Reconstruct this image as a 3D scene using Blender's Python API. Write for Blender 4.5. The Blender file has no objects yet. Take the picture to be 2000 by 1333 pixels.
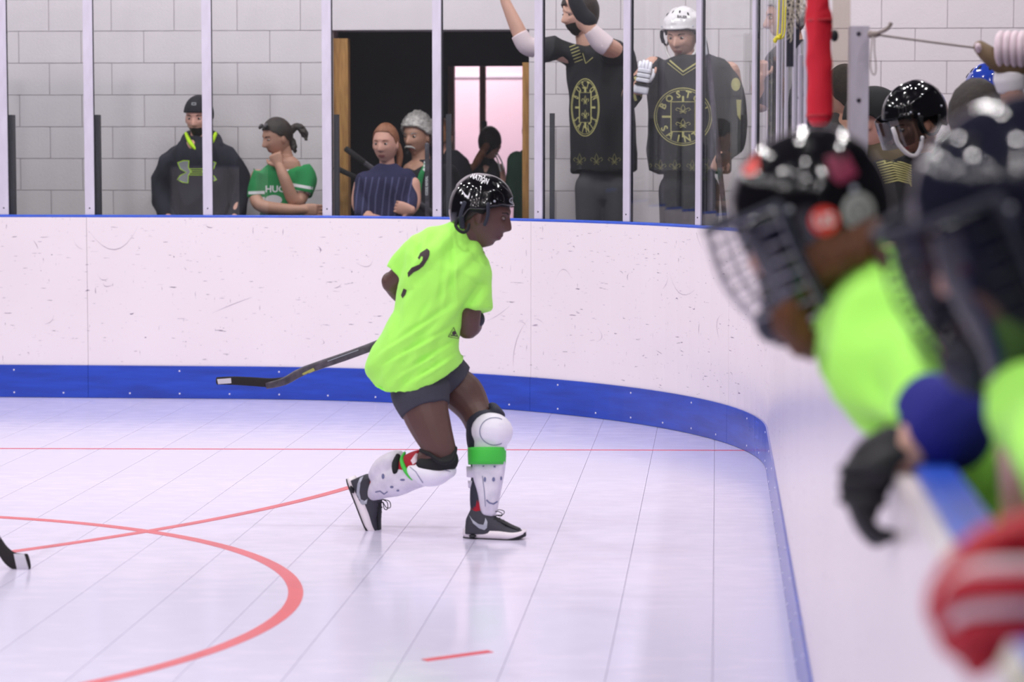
import bpy, bmesh, math, random
from mathutils import Vector, Matrix, noise
from mathutils.bvhtree import BVHTree
random.seed(7)
SC = bpy.context.scene
# ------------------------------------------------------------------ camera
FPX, CAMH, VPX, VPY = 5000.0, 1.53, 1400.0, 275.0
TH = math.atan((666.5-VPY)/FPX)
PS = math.atan((VPX-1000)/FPX*math.cos(TH))
cam = bpy.data.cameras.new('camera'); camo = bpy.data.objects.new('camera', cam)
SC.collection.objects.link(camo); SC.camera = camo
cam.sensor_width = 36; cam.lens = 36*FPX/2000; cam.clip_end = 200
camo.location = (0, 0, CAMH)
CR = Matrix.Rotation(PS, 3, 'Z') @ Matrix.Rotation(math.pi/2-TH, 3, 'X')
camo.rotation_euler = CR.to_euler()
cam.dof.use_dof = True; cam.dof.focus_distance = 11.8; cam.dof.aperture_fstop = 3.0
# ------------------------------------------------------------------ world, light, exposure
W = bpy.data.worlds.new('world'); SC.world = W; W.use_nodes = True
W.node_tree.nodes['Background'].inputs[0].default_value = (.75, .7, .8, 1)
W.node_tree.nodes['Background'].inputs[1].default_value = .25
SC.view_settings.view_transform = 'Standard'; SC.view_settings.look = 'None'
SC.view_settings.gamma = 1; SC.view_settings.exposure = -.10
SC.view_settings.use_curve_mapping = False
def area(name, loc, sx, sy, power, col=(1, .965, .975), rot=(0, 0, 0)):
    l = bpy.data.lights.new(name, 'AREA'); l.shape = 'RECTANGLE'; l.size = sx; l.size_y = sy
    l.energy = power; l.color = col
    o = bpy.data.objects.new(name, l); SC.collection.objects.link(o); o.location = loc; o.rotation_euler = rot
    return o
for ix, lx in enumerate((-9.5, -6.5, -3.5, -.5, 2.5)):
    for iy, ly in enumerate((-9, -5.5, -2, 1.5, 5, 8.2, 11.2, 15.0)):
        area('ceiling_lamp', (lx, ly, 6.3), .24, .24, 60 if ly > 0 else 52)
for lx in (-4.6, -2.6, -.6, 1.4): area('wall_fill', (lx, 12.6, 4.9), .8, .3, 40, rot=(math.radians(56), 0, 0))  # fill lights added to brighten the block wall, not fixtures of the hall
area('room_lamp', (-2.2, 20.2, 2.9), 2.2, 1.2, 95, (1, .86, .91))
SC.cycles.max_bounces = 8; SC.cycles.transparent_max_bounces = 24
SC.cycles.caustics_reflective = False; SC.cycles.caustics_refractive = False
SC.cycles.sample_clamp_indirect = 6

# ------------------------------------------------------------------ pixel -> world at a true depth
def ray(px, py): return CR @ Vector(((px-1000)/FPX, -(py-666.5)/FPX, -1))
def P(px, py, D):
    r = ray(px, py); return Vector((0, 0, CAMH)) + r*(D/r.y)
def G(px, py, z=0):
    r = ray(px, py); return Vector((0, 0, CAMH)) + r*((z-CAMH)/r.z)
# ------------------------------------------------------------------ materials
def lin(c): return tuple(((v/255)/12.92 if v <= 10 else ((v/255+.055)/1.055)**2.4) for v in c) + (1,)
def mat(name, rgb, rough=.6, metal=0, spec=.5, var=0, vscale=8, bump=0, bscale=60, stretch=(1, 1, 1), coat=0, rgb2=None, sheen=0):
    m = bpy.data.materials.new(name); m.use_nodes = True; nt = m.node_tree; N = nt.nodes; L = nt.links
    b = N['Principled BSDF']; c = lin(rgb)
    b.inputs['Base Color'].default_value = c; b.inputs['Roughness'].default_value = rough
    b.inputs['Metallic'].default_value = metal; b.inputs['Specular IOR Level'].default_value = spec
    b.inputs['Coat Weight'].default_value = coat; b.inputs['Coat Roughness'].default_value = .08
    if sheen: b.inputs['Sheen Weight'].default_value = sheen
    tc = N.new('ShaderNodeTexCoord'); mp = N.new('ShaderNodeMapping'); mp.inputs['Scale'].default_value = stretch
    L.new(tc.outputs['Object'], mp.inputs[0])
    if var or rgb2:
        n = N.new('ShaderNodeTexNoise'); n.inputs['Scale'].default_value = vscale; n.inputs['Detail'].default_value = 5
        L.new(mp.outputs[0], n.inputs[0])
        r = N.new('ShaderNodeValToRGB'); L.new(n.outputs[0], r.inputs[0])
        c2 = lin(rgb2) if rgb2 else tuple(v*(1-var) for v in c[:3]) + (1,)
        r.color_ramp.elements[0].position = .3; r.color_ramp.elements[1].position = .7
        r.color_ramp.elements[0].color = c2; r.color_ramp.elements[1].color = c
        L.new(r.outputs[0], b.inputs['Base Color'])
    if bump:
        n = N.new('ShaderNodeTexNoise'); n.inputs['Scale'].default_value = bscale; n.inputs['Detail'].default_value = 4
        L.new(mp.outputs[0], n.inputs[0]); bp = N.new('ShaderNodeBump'); bp.inputs['Strength'].default_value = 1
        bp.inputs['Distance'].default_value = bump; L.new(n.outputs[0], bp.inputs['Height']); L.new(bp.outputs[0], b.inputs['Normal'])
    return m
def glassmat(name, tint, refl=.9, rough=0.0, haze=0.0):
    m = bpy.data.materials.new(name); m.use_nodes = True; nt = m.node_tree; N = nt.nodes; L = nt.links
    for n in list(N): N.remove(n)
    o = N.new('ShaderNodeOutputMaterial'); t = N.new('ShaderNodeBsdfTransparent'); g = N.new('ShaderNodeBsdfGlossy')
    t.inputs[0].default_value = tint + (1,); g.inputs['Roughness'].default_value = rough; g.inputs[0].default_value = (refl, refl, refl, 1)
    f = N.new('ShaderNodeLayerWeight'); f.inputs[0].default_value = .5
    pw = N.new('ShaderNodeMath'); pw.operation = 'POWER'; pw.inputs[1].default_value = 4.5; L.new(f.outputs['Facing'], pw.inputs[0])
    mu = N.new('ShaderNodeMath'); mu.operation = 'MULTIPLY_ADD'; mu.inputs[1].default_value = .7; mu.inputs[2].default_value = .05; mu.use_clamp = True
    mix = N.new('ShaderNodeMixShader'); L.new(pw.outputs[0], mu.inputs[0]); L.new(mu.outputs[0], mix.inputs[0])
    L.new(t.outputs[0], mix.inputs[1]); L.new(g.outputs[0], mix.inputs[2]); last = mix
    if haze:   # scuffs: small rubbed marks that scatter light
        d = N.new('ShaderNodeBsdfDiffuse'); d.inputs[0].default_value = (.8, .8, .8, 1)
        tc = N.new('ShaderNodeTexCoord'); n = N.new('ShaderNodeTexNoise'); n.inputs['Scale'].default_value = 9; n.inputs['Detail'].default_value = 9
        n.inputs['Roughness'].default_value = .8
        r = N.new('ShaderNodeValToRGB'); r.color_ramp.elements[0].position = .66; r.color_ramp.elements[1].position = .8
        r.color_ramp.elements[1].color = (haze, haze, haze, 1); r.color_ramp.elements[0].color = (haze*.04,)*3+(1,)
        L.new(tc.outputs['Object'], n.inputs[0]); L.new(n.outputs[0], r.inputs[0])
        m2 = N.new('ShaderNodeMixShader'); L.new(r.outputs[0], m2.inputs[0]); L.new(mix.outputs[0], m2.inputs[1]); L.new(d.outputs[0], m2.inputs[2]); last = m2
    L.new(last.outputs[0], o.inputs[0]); return m
M = {}
def mm(k, *a, **kw): M[k] = mat(k, *a, **kw)
mm('block', (226, 216, 223), .75, var=.06, vscale=3, bump=.0015, bscale=90)
mm('mortar', (204, 194, 202), .85)
mm('lintel', (224, 214, 222), .7, var=.05, vscale=4, bump=.001, bscale=50)
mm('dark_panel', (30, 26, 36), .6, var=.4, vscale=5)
mm('dark_brown', (52, 42, 44), .7)
mm('wood', (186, 138, 78), .6, rgb2=(150, 104, 55), vscale=14, stretch=(6, 6, .6))
mm('wood_dull', (170, 140, 128), .6, rgb2=(150, 118, 105), vscale=10, stretch=(4, 4, .4))
mm('pink_wall', (246, 218, 228), .8, var=.08, vscale=1.5)
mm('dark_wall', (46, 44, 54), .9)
mm('ceiling', (60, 58, 66), .9)
mm('kick', (38, 74, 186), .2, rgb2=(36, 62, 158), vscale=5, stretch=(.7, .7, 6), spec=.5)
mm('cap_blue', (44, 86, 205), .35, var=.15, vscale=20)
mm('metal', (210, 204, 218), .45, metal=.15, var=.12, vscale=25, bump=.0004, bscale=80, stretch=(1, 1, .3))
mm('screw', (70, 66, 78), .4, metal=.8)
mm('gasket', (26, 24, 40), .6)
mm('support', (72, 70, 78), .6, var=.15)
mm('red_line', (222, 92, 100), .38, var=.1, vscale=6, coat=.2)
mm('scuff', (128, 112, 132), .6)
mm('hash_red', (214, 60, 84), .38, var=.1, vscale=30)
mm('floor_base', (168, 164, 192), .6)
mm('skin_dark', (92, 63, 58), .5, var=.12, vscale=14, bump=.0006, bscale=160)
mm('skin_fair', (214, 165, 148), .5, var=.08, vscale=20)
mm('skin_pink', (226, 168, 152), .5, var=.08, vscale=20)
mm('skin_tan', (196, 146, 126), .5, var=.1, vscale=20)
mm('lip_dark', (96, 48, 54), .4); mm('lip', (176, 96, 94), .45)
mm('eye_white', (188, 176, 172), .2); mm('iris', (38, 26, 22), .2)
mm('brow_dark', (32, 24, 22), .8); mm('brow_fair', (140, 88, 60), .8)
mm('neon', (176, 255, 102), .8, bump=.002, bscale=14, stretch=(1.5, 1.5, .6), sheen=.1)
mm('neon_fold', (120, 226, 50), .8)
mm('print_dark', (62, 48, 50), .7)
mm('charcoal', (62, 62, 74), .85, bump=.001, bscale=30)
mm('black_cloth', (24, 23, 32), .85, bump=.002, bscale=20)
mm('black_jersey', (30, 29, 34), .85, bump=.002, bscale=16)
mm('helmet_black', (15, 14, 18), .16, coat=.55, spec=.45)
mm('helmet_navy', (26, 27, 42), .22, coat=.6, spec=.6)
mm('helmet_white', (226, 220, 226), .25, coat=.5)
mm('helmet_blue', (40, 66, 170), .2, coat=.6)
for k_ in ('helmet_black', 'helmet_navy', 'helmet_white', 'helmet_blue'): M[k_].node_tree.nodes['Principled BSDF'].inputs['Coat Roughness'].default_value = .02; M[k_].node_tree.nodes['Principled BSDF'].inputs['Roughness'].default_value = .12
mm('foam_black', (18, 18, 22), .8)
mm('foam_navy', (40, 42, 58), .7, bump=.001, bscale=60)
mm('wire', (150, 148, 160), .3, metal=.9)
mm('wire_dark', (40, 40, 50), .35, metal=.5)
mm('white_plastic', (236, 232, 244), .35, var=.05, vscale=18)
mm('white_scuff', (228, 222, 234), .45, rgb2=(205, 200, 216), vscale=22)
mm('pad_mark', (110, 112, 150), .5)
mm('green_strap', (64, 196, 66), .6)
mm('red_sock', (168, 22, 44), .85, bump=.001, bscale=80)
mm('sock_white', (226, 206, 214), .85)
mm('shoe_grey', (56, 55, 66), .7, bump=.0006, bscale=200)
mm('shoe_black', (24, 24, 31), .65, bump=.0006, bscale=200)
mm('rubber_white', (236, 226, 232), .4)
mm('rubber_black', (16, 16, 26), .5)
mm('silver', (176, 178, 192), .35, metal=.3)
mm('white_print', (232, 230, 236), .6)
mm('gold_print', (188, 180, 118), .7)
mm('gold_dim', (134, 128, 84), .8)
mm('red_sticker', (226, 60, 50), .4); mm('maroon_sticker', (128, 26, 66), .5); mm('grey_sticker', (178, 178, 176), .45)
mm('sticker_white', (235, 222, 222), .4)
mm('stick_dark', (52, 48, 58), .4, rgb2=(92, 84, 96), vscale=30)
mm('tape_black', (34, 30, 32), .85, bump=.001, bscale=120)
mm('tape_white', (206, 202, 212), .6)
mm('stick_decal', (176, 172, 90), .5)
mm('hair_auburn', (118, 66, 30), .5, rgb2=(66, 36, 20), vscale=30, stretch=(8, 8, 1), bump=.004, bscale=50)
mm('hair_red', (158, 104, 76), .55, rgb2=(130, 76, 48), vscale=26, bump=.003, bscale=60)
mm('hair_dark', (34, 26, 26), .55, rgb2=(56, 42, 36), vscale=26, bump=.003, bscale=60)
mm('hair_brown', (46, 34, 28), .7, rgb2=(26, 18, 16), vscale=26, bump=.004, bscale=60)
mm('hair_grey', (214, 208, 206), .7, rgb2=(150, 144, 146), vscale=40, bump=.008, bscale=40)
mm('hair_blond', (190, 132, 92), .55, rgb2=(120, 78, 56), vscale=26, bump=.003, bscale=60)
mm('hoodie', (32, 31, 46), .9, bump=.003, bscale=14)
mm('hoodie_neon', (196, 240, 40), .8)
mm('logo_grey', (150, 150, 156), .7)
mm('green_shirt', (36, 142, 78), .85, bump=.002, bscale=16)
mm('green_dark', (22, 56, 40), .85, bump=.002, bscale=16)
mm('navy_cloth', (38, 36, 78), .85, bump=.002, bscale=20)
mm('navy_light', (84, 82, 124), .85)
mm('grey_jacket', (70, 68, 74), .85, bump=.002, bscale=20)
mm('blue_pad', (22, 24, 128), .85, bump=.0015, bscale=50)
mm('glove_red', (190, 22, 42), .6, var=.25, vscale=18, bump=.001, bscale=60)
mm('glove_white', (232, 208, 212), .6)
mm('glove_black', (18, 17, 24), .65, bump=.001, bscale=50)
mm('glove_tan', (120, 98, 72), .7, var=.2)
mm('red_pad', (206, 20, 44), .75, bump=.0015, bscale=70)
mm('rope', (150, 138, 132), .8)
mm('net', (210, 200, 180), .8)
mm('yellow_tape', (226, 214, 60), .6)
mm('strap_white', (232, 228, 232), .5)
mm('denim', (48, 50, 70), .85)
mm('puck', (12, 12, 14), .6)
mm('eye_dim', (120, 104, 100), .3); mm('gold_brown', (96, 84, 66), .9, bump=.003, bscale=12)
M['glass'] = glassmat('rink_glass', (.93, .95, .94), .9, 0.0, haze=.16)
M['clear'] = glassmat('clear_plastic', (.62, .64, .66), 1, .03)
M['dusty'] = glassmat('dusty_plastic', (.88, .85, .80), .5, .1, haze=.4)
# floor material: pale lavender sport tile with glossy finish
def floormat():
    m = mat('sport_tile', (222, 216, 238), .3, spec=.5); nt = m.node_tree; N = nt.nodes; L = nt.links; b = N['Principled BSDF']
    tc = N.new('ShaderNodeTexCoord'); mp = N.new('ShaderNodeMapping'); mp.inputs['Scale'].default_value = (1, 2.2, 1)
    L.new(tc.outputs['Object'], mp.inputs[0])
    n = N.new('ShaderNodeTexNoise'); n.inputs['Scale'].default_value = 7; n.inputs['Detail'].default_value = 8; L.new(mp.outputs[0], n.inputs[0])
    n2 = N.new('ShaderNodeTexNoise'); n2.inputs['Scale'].default_value = .7; n2.inputs['Detail'].default_value = 3; L.new(tc.outputs['Object'], n2.inputs[0])
    mx = N.new('ShaderNodeMath'); mx.operation = 'ADD'; L.new(n.outputs[0], mx.inputs[0]); L.new(n2.outputs[0], mx.inputs[1])
    r = N.new('ShaderNodeValToRGB'); r.color_ramp.elements[0].position = .75/2+.1; r.color_ramp.elements[1].position = .62
    hv = N.new('ShaderNodeMath'); hv.operation = 'MULTIPLY'; hv.inputs[1].default_value = .5; L.new(mx.outputs[0], hv.inputs[0]); L.new(hv.outputs[0], r.inputs[0])
    r.color_ramp.elements[0].color = lin((214, 209, 233)); r.color_ramp.elements[1].color = lin((224, 216, 238)); L.new(r.outputs[0], b.inputs['Base Color'])
    rr = N.new('ShaderNodeMapRange'); rr.inputs[3].default_value = .13; rr.inputs[4].default_value = .20; L.new(n.outputs[0], rr.inputs[0]); L.new(rr.outputs[0], b.inputs['Roughness'])
    return m
M['floor'] = floormat()
def boardmat():
    m = mat('board_white', (242, 226, 236), .24, spec=.5); nt = m.node_tree; N = nt.nodes; L = nt.links; b = N['Principled BSDF']
    tc = N.new('ShaderNodeTexCoord'); col = None
    base = N.new('ShaderNodeTexNoise'); base.inputs['Scale'].default_value = 2; L.new(tc.outputs['Object'], base.inputs[0])
    r0 = N.new('ShaderNodeValToRGB'); r0.color_ramp.elements[0].color = lin((228, 217, 220)); r0.color_ramp.elements[1].color = lin((235, 225, 227)); L.new(base.outputs[0], r0.inputs[0]); col = r0.outputs[0]
    # puck and stick scuffs: thin short dark streaks from stretched noises at several angles
    for i, (rot, sc, th, dark) in enumerate((((0, .5, 0), (7, 7, 60), .715, (120, 108, 124)), ((0, -.6, 0), (60, 60, 8), .735, (150, 138, 150)), ((0, .1, 0), (22, 22, 60), .74, (110, 100, 116)), ((0, 1.1, 0), (9, 9, 80), .72, (165, 150, 165)))):
        mp = N.new('ShaderNodeMapping'); mp.inputs['Rotation'].default_value = rot; mp.inputs['Scale'].default_value = sc; mp.inputs['Location'].default_value = (i*3.1, i*1.7, i)
        L.new(tc.outputs['Object'], mp.inputs[0]); n = N.new('ShaderNodeTexNoise'); n.inputs['Scale'].default_value = 1.6; n.inputs['Detail'].default_value = 3; L.new(mp.outputs[0], n.inputs[0])
        r = N.new('ShaderNodeValToRGB'); r.color_ramp.elements[0].position = th-.02; r.color_ramp.elements[1].position = th+.03; L.new(n.outputs[0], r.inputs[0])
        mx = N.new('ShaderNodeMix'); mx.data_type = 'RGBA'; mx.inputs[7].default_value = lin(dark); L.new(r.outputs[0], mx.inputs[0]); L.new(col, mx.inputs[6]); col = mx.outputs[2]
    L.new(col, b.inputs['Base Color']); return m
M['board'] = boardmat()

# ------------------------------------------------------------------ object helpers
ORG = {}      # origins of things
SURF = {}     # world geometry for projecting prints
def thing(name, loc, label, cat, group=None, kind=None):
    o = bpy.data.objects.new(name, None); SC.collection.objects.link(o); o.location = loc; o.empty_display_size = .1
    ORG[o.name] = Vector(loc)
    if label: o['label'] = label
    if cat: o['category'] = cat
    if group: o['group'] = group
    if kind: o['kind'] = kind
    return o
def org(o):
    v = Vector((0, 0, 0))
    while o is not None: v = v + o.location; o = o.parent
    return v
JOINED = {'scuff_marks', 'mesh', 'body', 'face_cage', 'crest', 'line', 'sleeve_stripe_all'}
def islands(bm):
    seen = set(); out = []
    for f in bm.faces:
        if f in seen: continue
        seen.add(f); st = [f]; cur = []
        while st:
            q = st.pop(); cur.append(q)
            for e in q.edges:
                for g2 in e.link_faces:
                    if g2 not in seen: seen.add(g2); st.append(g2)
        out.append(cur)
        if len(out) > 60: break
    return out
def obj(name, bm, m, parent=None, label=None, smooth=True, keep=False, loc=None):
    """links bm (built in world coordinates) as one mesh; origin at parent's origin or at loc"""
    base = Vector(loc) if loc is not None else (org(parent) if parent else Vector((0, 0, 0)))
    if keep: SURF[name if keep is True else keep] = BVHTree.FromBMesh(bm)
    if parent is not None and name not in JOINED and len(bm.verts) < 15000:
        isl = islands(bm)
        if 1 < len(isl) <= 40:
            out = []
            for fs in isl:
                nb = BM(); vm = {}
                for f in fs:
                    nb.faces.new([vm.setdefault(v, None) or vm.__setitem__(v, nb.verts.new(v.co)) or vm[v] for v in f.verts])
                out.append(nb)
            bm.free(); first = None
            for nb in out:
                o = obj(name, nb, m, parent, None, smooth, False, loc)
                if first is None: first = o
            if label: first['label'] = label
            return first
    me = bpy.data.meshes.new(name); bmesh.ops.translate(bm, verts=bm.verts, vec=-base)
    bmesh.ops.recalc_face_normals(bm, faces=bm.faces); bm.to_mesh(me); bm.free()
    ms = m if isinstance(m, (list, tuple)) else [m]
    for x in ms: me.materials.append(M[x])
    if smooth: me.polygons.foreach_set('use_smooth', [True]*len(me.polygons))
    o = bpy.data.objects.new(name, me); SC.collection.objects.link(o)
    if parent: o.parent = parent; o.location = base-org(parent)
    else: o.location = base
    if label: o['label'] = label
    return o
def sobj(name, bm, m, parent=None, **k): return obj(name, bm, m, parent, smooth=False, **k)
def struct(o, cat=None): o['kind'] = 'structure'; return o
def BM(): return bmesh.new()
def box(bm, x0, x1, y0, y1, z0, z1, bev=0):
    vs = [bm.verts.new((x, y, z)) for x in (x0, x1) for y in (y0, y1) for z in (z0, z1)]
    f = [(0, 1, 3, 2), (4, 6, 7, 5), (0, 4, 5, 1), (2, 3, 7, 6), (0, 2, 6, 4), (1, 5, 7, 3)]
    fs = [bm.faces.new([vs[i] for i in q]) for q in f]
    if bev:
        es = set(e for q in fs for e in q.edges); bmesh.ops.bevel(bm, geom=list(es), offset=bev, segments=2, affect='EDGES', profile=.7)
    return vs
def cat_interp(rows, k):
    """Catmull-Rom through rows of floats"""
    out = []; n = len(rows)
    for i in range(n-1):
        p0, p1, p2, p3 = rows[max(i-1, 0)], rows[i], rows[i+1], rows[min(i+2, n-1)]
        for j in range(k):
            t = j/k
            out.append([.5*((2*b)+(-a+c)*t+(2*a-5*b+4*c-d)*t*t+(-a+3*b-3*c+d)*t**3) for a, b, c, d in zip(p0, p1, p2, p3)])
    out.append(list(rows[-1])); return out
def tube(bm, pts, n=16, k=4, cap='round', ex=2.0, side=None):
    """pts: (Vector, a, b): a = half width across, b = half depth (along the view axis Y by default)"""
    rows = cat_interp([[*p[0], p[1], p[2] if len(p) > 2 else p[1]] for p in pts], k) if k > 1 and len(pts) > 1 else [[*p[0], p[1], p[2] if len(p) > 2 else p[1]] for p in pts]
    C = [Vector(r[:3]) for r in rows]; A = [max(r[3], 1e-4) for r in rows]; B = [max(r[4], 1e-4) for r in rows]
    T = [(C[min(i+1, len(C)-1)]-C[max(i-1, 0)]).normalized() for i in range(len(C))]
    if cap == 'round':
        r0, r1 = min(A[0], B[0]), min(A[-1], B[-1]); pre = []; post = []
        for s, q in ((1.0, .08), (.8, .6), (.45, .89)):
            pre.append((C[0]-T[0]*r0*s, A[0]*q, B[0]*q, T[0]))
        for q, s in ((.89, .45), (.6, .8), (.08, 1.0)):
            post.append((C[-1]+T[-1]*r1*s, A[-1]*q, B[-1]*q, T[-1]))
    else: pre = []; post = []
    R = pre + list(zip(C, A, B, T)) + post; rings = []; pb = None
    for c, a, b, t in R:
        ref = side if side is not None else Vector((0, 1, 0))
        bd = ref-t*ref.dot(t)
        if bd.length < .25:
            bd = (pb if pb is not None else Vector((0, 0, 1))); bd = bd-t*bd.dot(t)
        bd.normalize(); pb = bd; ad = bd.cross(t)
        ring = []
        for i in range(n):
            ph = 2*math.pi*i/n; cs, sn = math.cos(ph), math.sin(ph)
            if ex != 2: cs = math.copysign(abs(cs)**(2/ex), cs); sn = math.copysign(abs(sn)**(2/ex), sn)
            ring.append(bm.verts.new(c+ad*a*cs+bd*b*sn))
        rings.append(ring)
    loft(bm, rings); return rings
def loft(bm, rings, closed=True):
    n = len(rings[0])
    for r, s in zip(rings, rings[1:]):
        for i in range(n): bm.faces.new((r[i], r[(i+1) % n], s[(i+1) % n], s[i]))
    if closed: bm.faces.new(rings[0][::-1]); bm.faces.new(rings[-1])
def ell(bm, c, r, rot=None, u=16, v=10):
    mx = Matrix.Translation(c) @ (rot.to_4x4() if rot is not None else Matrix()) @ Matrix.Diagonal((*r, 1))
    bmesh.ops.create_uvsphere(bm, u_segments=u, v_segments=v, radius=1, matrix=mx)
def cyl(bm, p, q, r, n=10, r2=None): 
    p = Vector(p); q = Vector(q); tube(bm, [(p, r, r), (q, r2 or r, r2 or r)], n=n, k=1, cap='flat')
def curve_tube(bm, pts, r, n=6, k=4): tube(bm, [(Vector(p), r, r) for p in pts], n=n, k=k, cap='flat')
def modmesh(bm, voxel=None, smooth=0, dec=None, tris=None):
    me = bpy.data.meshes.new('tmp'); bmesh.ops.recalc_face_normals(bm, faces=bm.faces); bm.to_mesh(me); bm.free()
    o = bpy.data.objects.new('tmp', me); SC.collection.objects.link(o)
    if voxel: q = o.modifiers.new('r', 'REMESH'); q.mode = 'VOXEL'; q.voxel_size = voxel
    if smooth: q = o.modifiers.new('s', 'SMOOTH'); q.iterations = smooth; q.factor = .5
    if dec: q = o.modifiers.new('d', 'DECIMATE'); q.ratio = dec
    dg = bpy.context.evaluated_depsgraph_get(); e = o.evaluated_get(dg); m2 = bpy.data.meshes.new_from_object(e)
    out = BM(); out.from_mesh(m2); bpy.data.objects.remove(o); bpy.data.meshes.remove(me); bpy.data.meshes.remove(m2)
    return out
def rumple(bm, amp, f=(9, 9, 4), seed=0, ridged=True):
    bm.normal_update()
    for v in bm.verts:
        c = v.co; q = Vector((c.x*f[0]+seed, c.y*f[1], c.z*f[2]))
        h = noise.noise(q)
        if ridged: h = (1-abs(h)*2.2)-.5
        v.co = c+v.normal*h*amp
    return bm
def xform(bm, mx): bmesh.ops.transform(bm, matrix=mx, verts=bm.verts); return bm
def grid_cut(bm, step):
    if not bm.verts: return
    for ax in (0, 1):
        lo = min(v.co[ax] for v in bm.verts); hi = max(v.co[ax] for v in bm.verts); k = int((hi-lo)/step)
        for i in range(1, k+1):
            co = [0, 0, 0]; co[ax] = lo+i*(hi-lo)/(k+1); no = [0, 0, 0]; no[ax] = 1
            bmesh.ops.bisect_plane(bm, geom=bm.verts[:]+bm.edges[:]+bm.faces[:], plane_co=co, plane_no=no)
def poly2d(polys):
    bm = BM()
    for p in polys: bm.faces.new([bm.verts.new((x, y, 0)) for x, y in p])
    bm.normal_update(); bmesh.ops.triangulate(bm, faces=bm.faces, ngon_method='EAR_CLIP'); return bm
def stroke(pts, w, closed=False):
    """polyline of constant width as quads"""
    out = []; n = len(pts); nrm = []
    for i in range(n):
        a = pts[(i-1) % n] if (closed or i) else pts[i]; b = pts[(i+1) % n] if (closed or i < n-1) else pts[i]
        dx, dy = b[0]-a[0], b[1]-a[1]; l = math.hypot(dx, dy) or 1; nrm.append((-dy/l*w/2, dx/l*w/2))
    for i in range(n if closed else n-1):
        j = (i+1) % n
        out.append([(pts[i][0]+nrm[i][0], pts[i][1]+nrm[i][1]), (pts[i][0]-nrm[i][0], pts[i][1]-nrm[i][1]), (pts[j][0]-nrm[j][0], pts[j][1]-nrm[j][1]), (pts[j][0]+nrm[j][0], pts[j][1]+nrm[j][1])])
    return out
def oval(cx, cy, rx, ry, n=24, a0=0, a1=360): return [(cx+rx*math.cos(math.radians(a0+(a1-a0)*i/(n if a1-a0 >= 360 else n-1))), cy+ry*math.sin(math.radians(a0+(a1-a0)*i/(n if a1-a0 >= 360 else n-1)))) for i in range(n)]
FT = {}
def glyphs(txt, size=1.0):
    """flat text mesh in (x right, y up), centred"""
    c = bpy.data.curves.new('t', 'FONT'); c.body = txt; c.size = size; c.align_x = 'CENTER'; c.align_y = 'CENTER'; c.resolution_u = 2; c.offset = .028*size
    o = bpy.data.objects.new('t', c); SC.collection.objects.link(o); bpy.context.view_layer.update()
    me = bpy.data.meshes.new_from_object(o.evaluated_get(bpy.context.evaluated_depsgraph_get()))
    b = BM(); b.from_mesh(me); bpy.data.objects.remove(o); bpy.data.curves.remove(c); bpy.data.meshes.remove(me); return b
def addbm(dst, src):
    me = bpy.data.meshes.new('t'); src.to_mesh(me); src.free(); dst.from_mesh(me); bpy.data.meshes.remove(me)
def text_px(txt, x, y, h, rot=0, sx=1.0, shear=0):
    """text as pixel-space geometry (y down) centred at x, y"""
    b = glyphs(txt, h*1.38)
    xform(b, Matrix.Translation((x, y, 0)) @ Matrix.Rotation(math.radians(rot), 4, 'Z') @ Matrix(((sx, shear, 0, 0), (0, -1, 0, 0), (0, 0, 1, 0), (0, 0, 0, 1)))); return b
def print_on(name, b2, surf, m, parent, off=.002, step=6, label=None):
    """flat print laid on a surface: geometry given in pixels is projected on to the mesh and baked there"""
    grid_cut(b2, step); bad = []; t = SURF[surf]
    for v in b2.verts:
        r = ray(v.co.x, v.co.y).normalized(); h = t.ray_cast(Vector((0, 0, CAMH)), r)
        if h[0] is None: bad.append(v)
        else: v.co = h[0]-r*off
    bmesh.ops.delete(b2, geom=bad, context='VERTS')
    lg = [f for f in b2.faces if max(e.calc_length() for e in f.edges) > .08]; bmesh.ops.delete(b2, geom=lg, context='FACES')
    if not b2.faces: b2.free(); print('EMPTY print', name, surf); return None
    return obj(name, b2, m, parent, label=label)
def print_local(name, b2, surf, m, parent, MX, off=.0015, step=.01):
    """same, projected on to the front (-y) of a head whose matrix is MX; b2 x,z in metres"""
    grid_cut(b2, step); t = SURF[surf]; bad = []
    d = (MX.to_3x3() @ Vector((0, 1, 0))).normalized()
    for v in b2.verts:
        o = MX @ Vector((v.co.x, -.3, v.co.y)); h = t.ray_cast(o, d)
        if h[0] is None: bad.append(v)
        else: v.co = h[0]-d*off
    bmesh.ops.delete(b2, geom=bad, context='VERTS')
    if not b2.faces: b2.free(); return None
    return obj(name, b2, m, parent)
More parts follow.
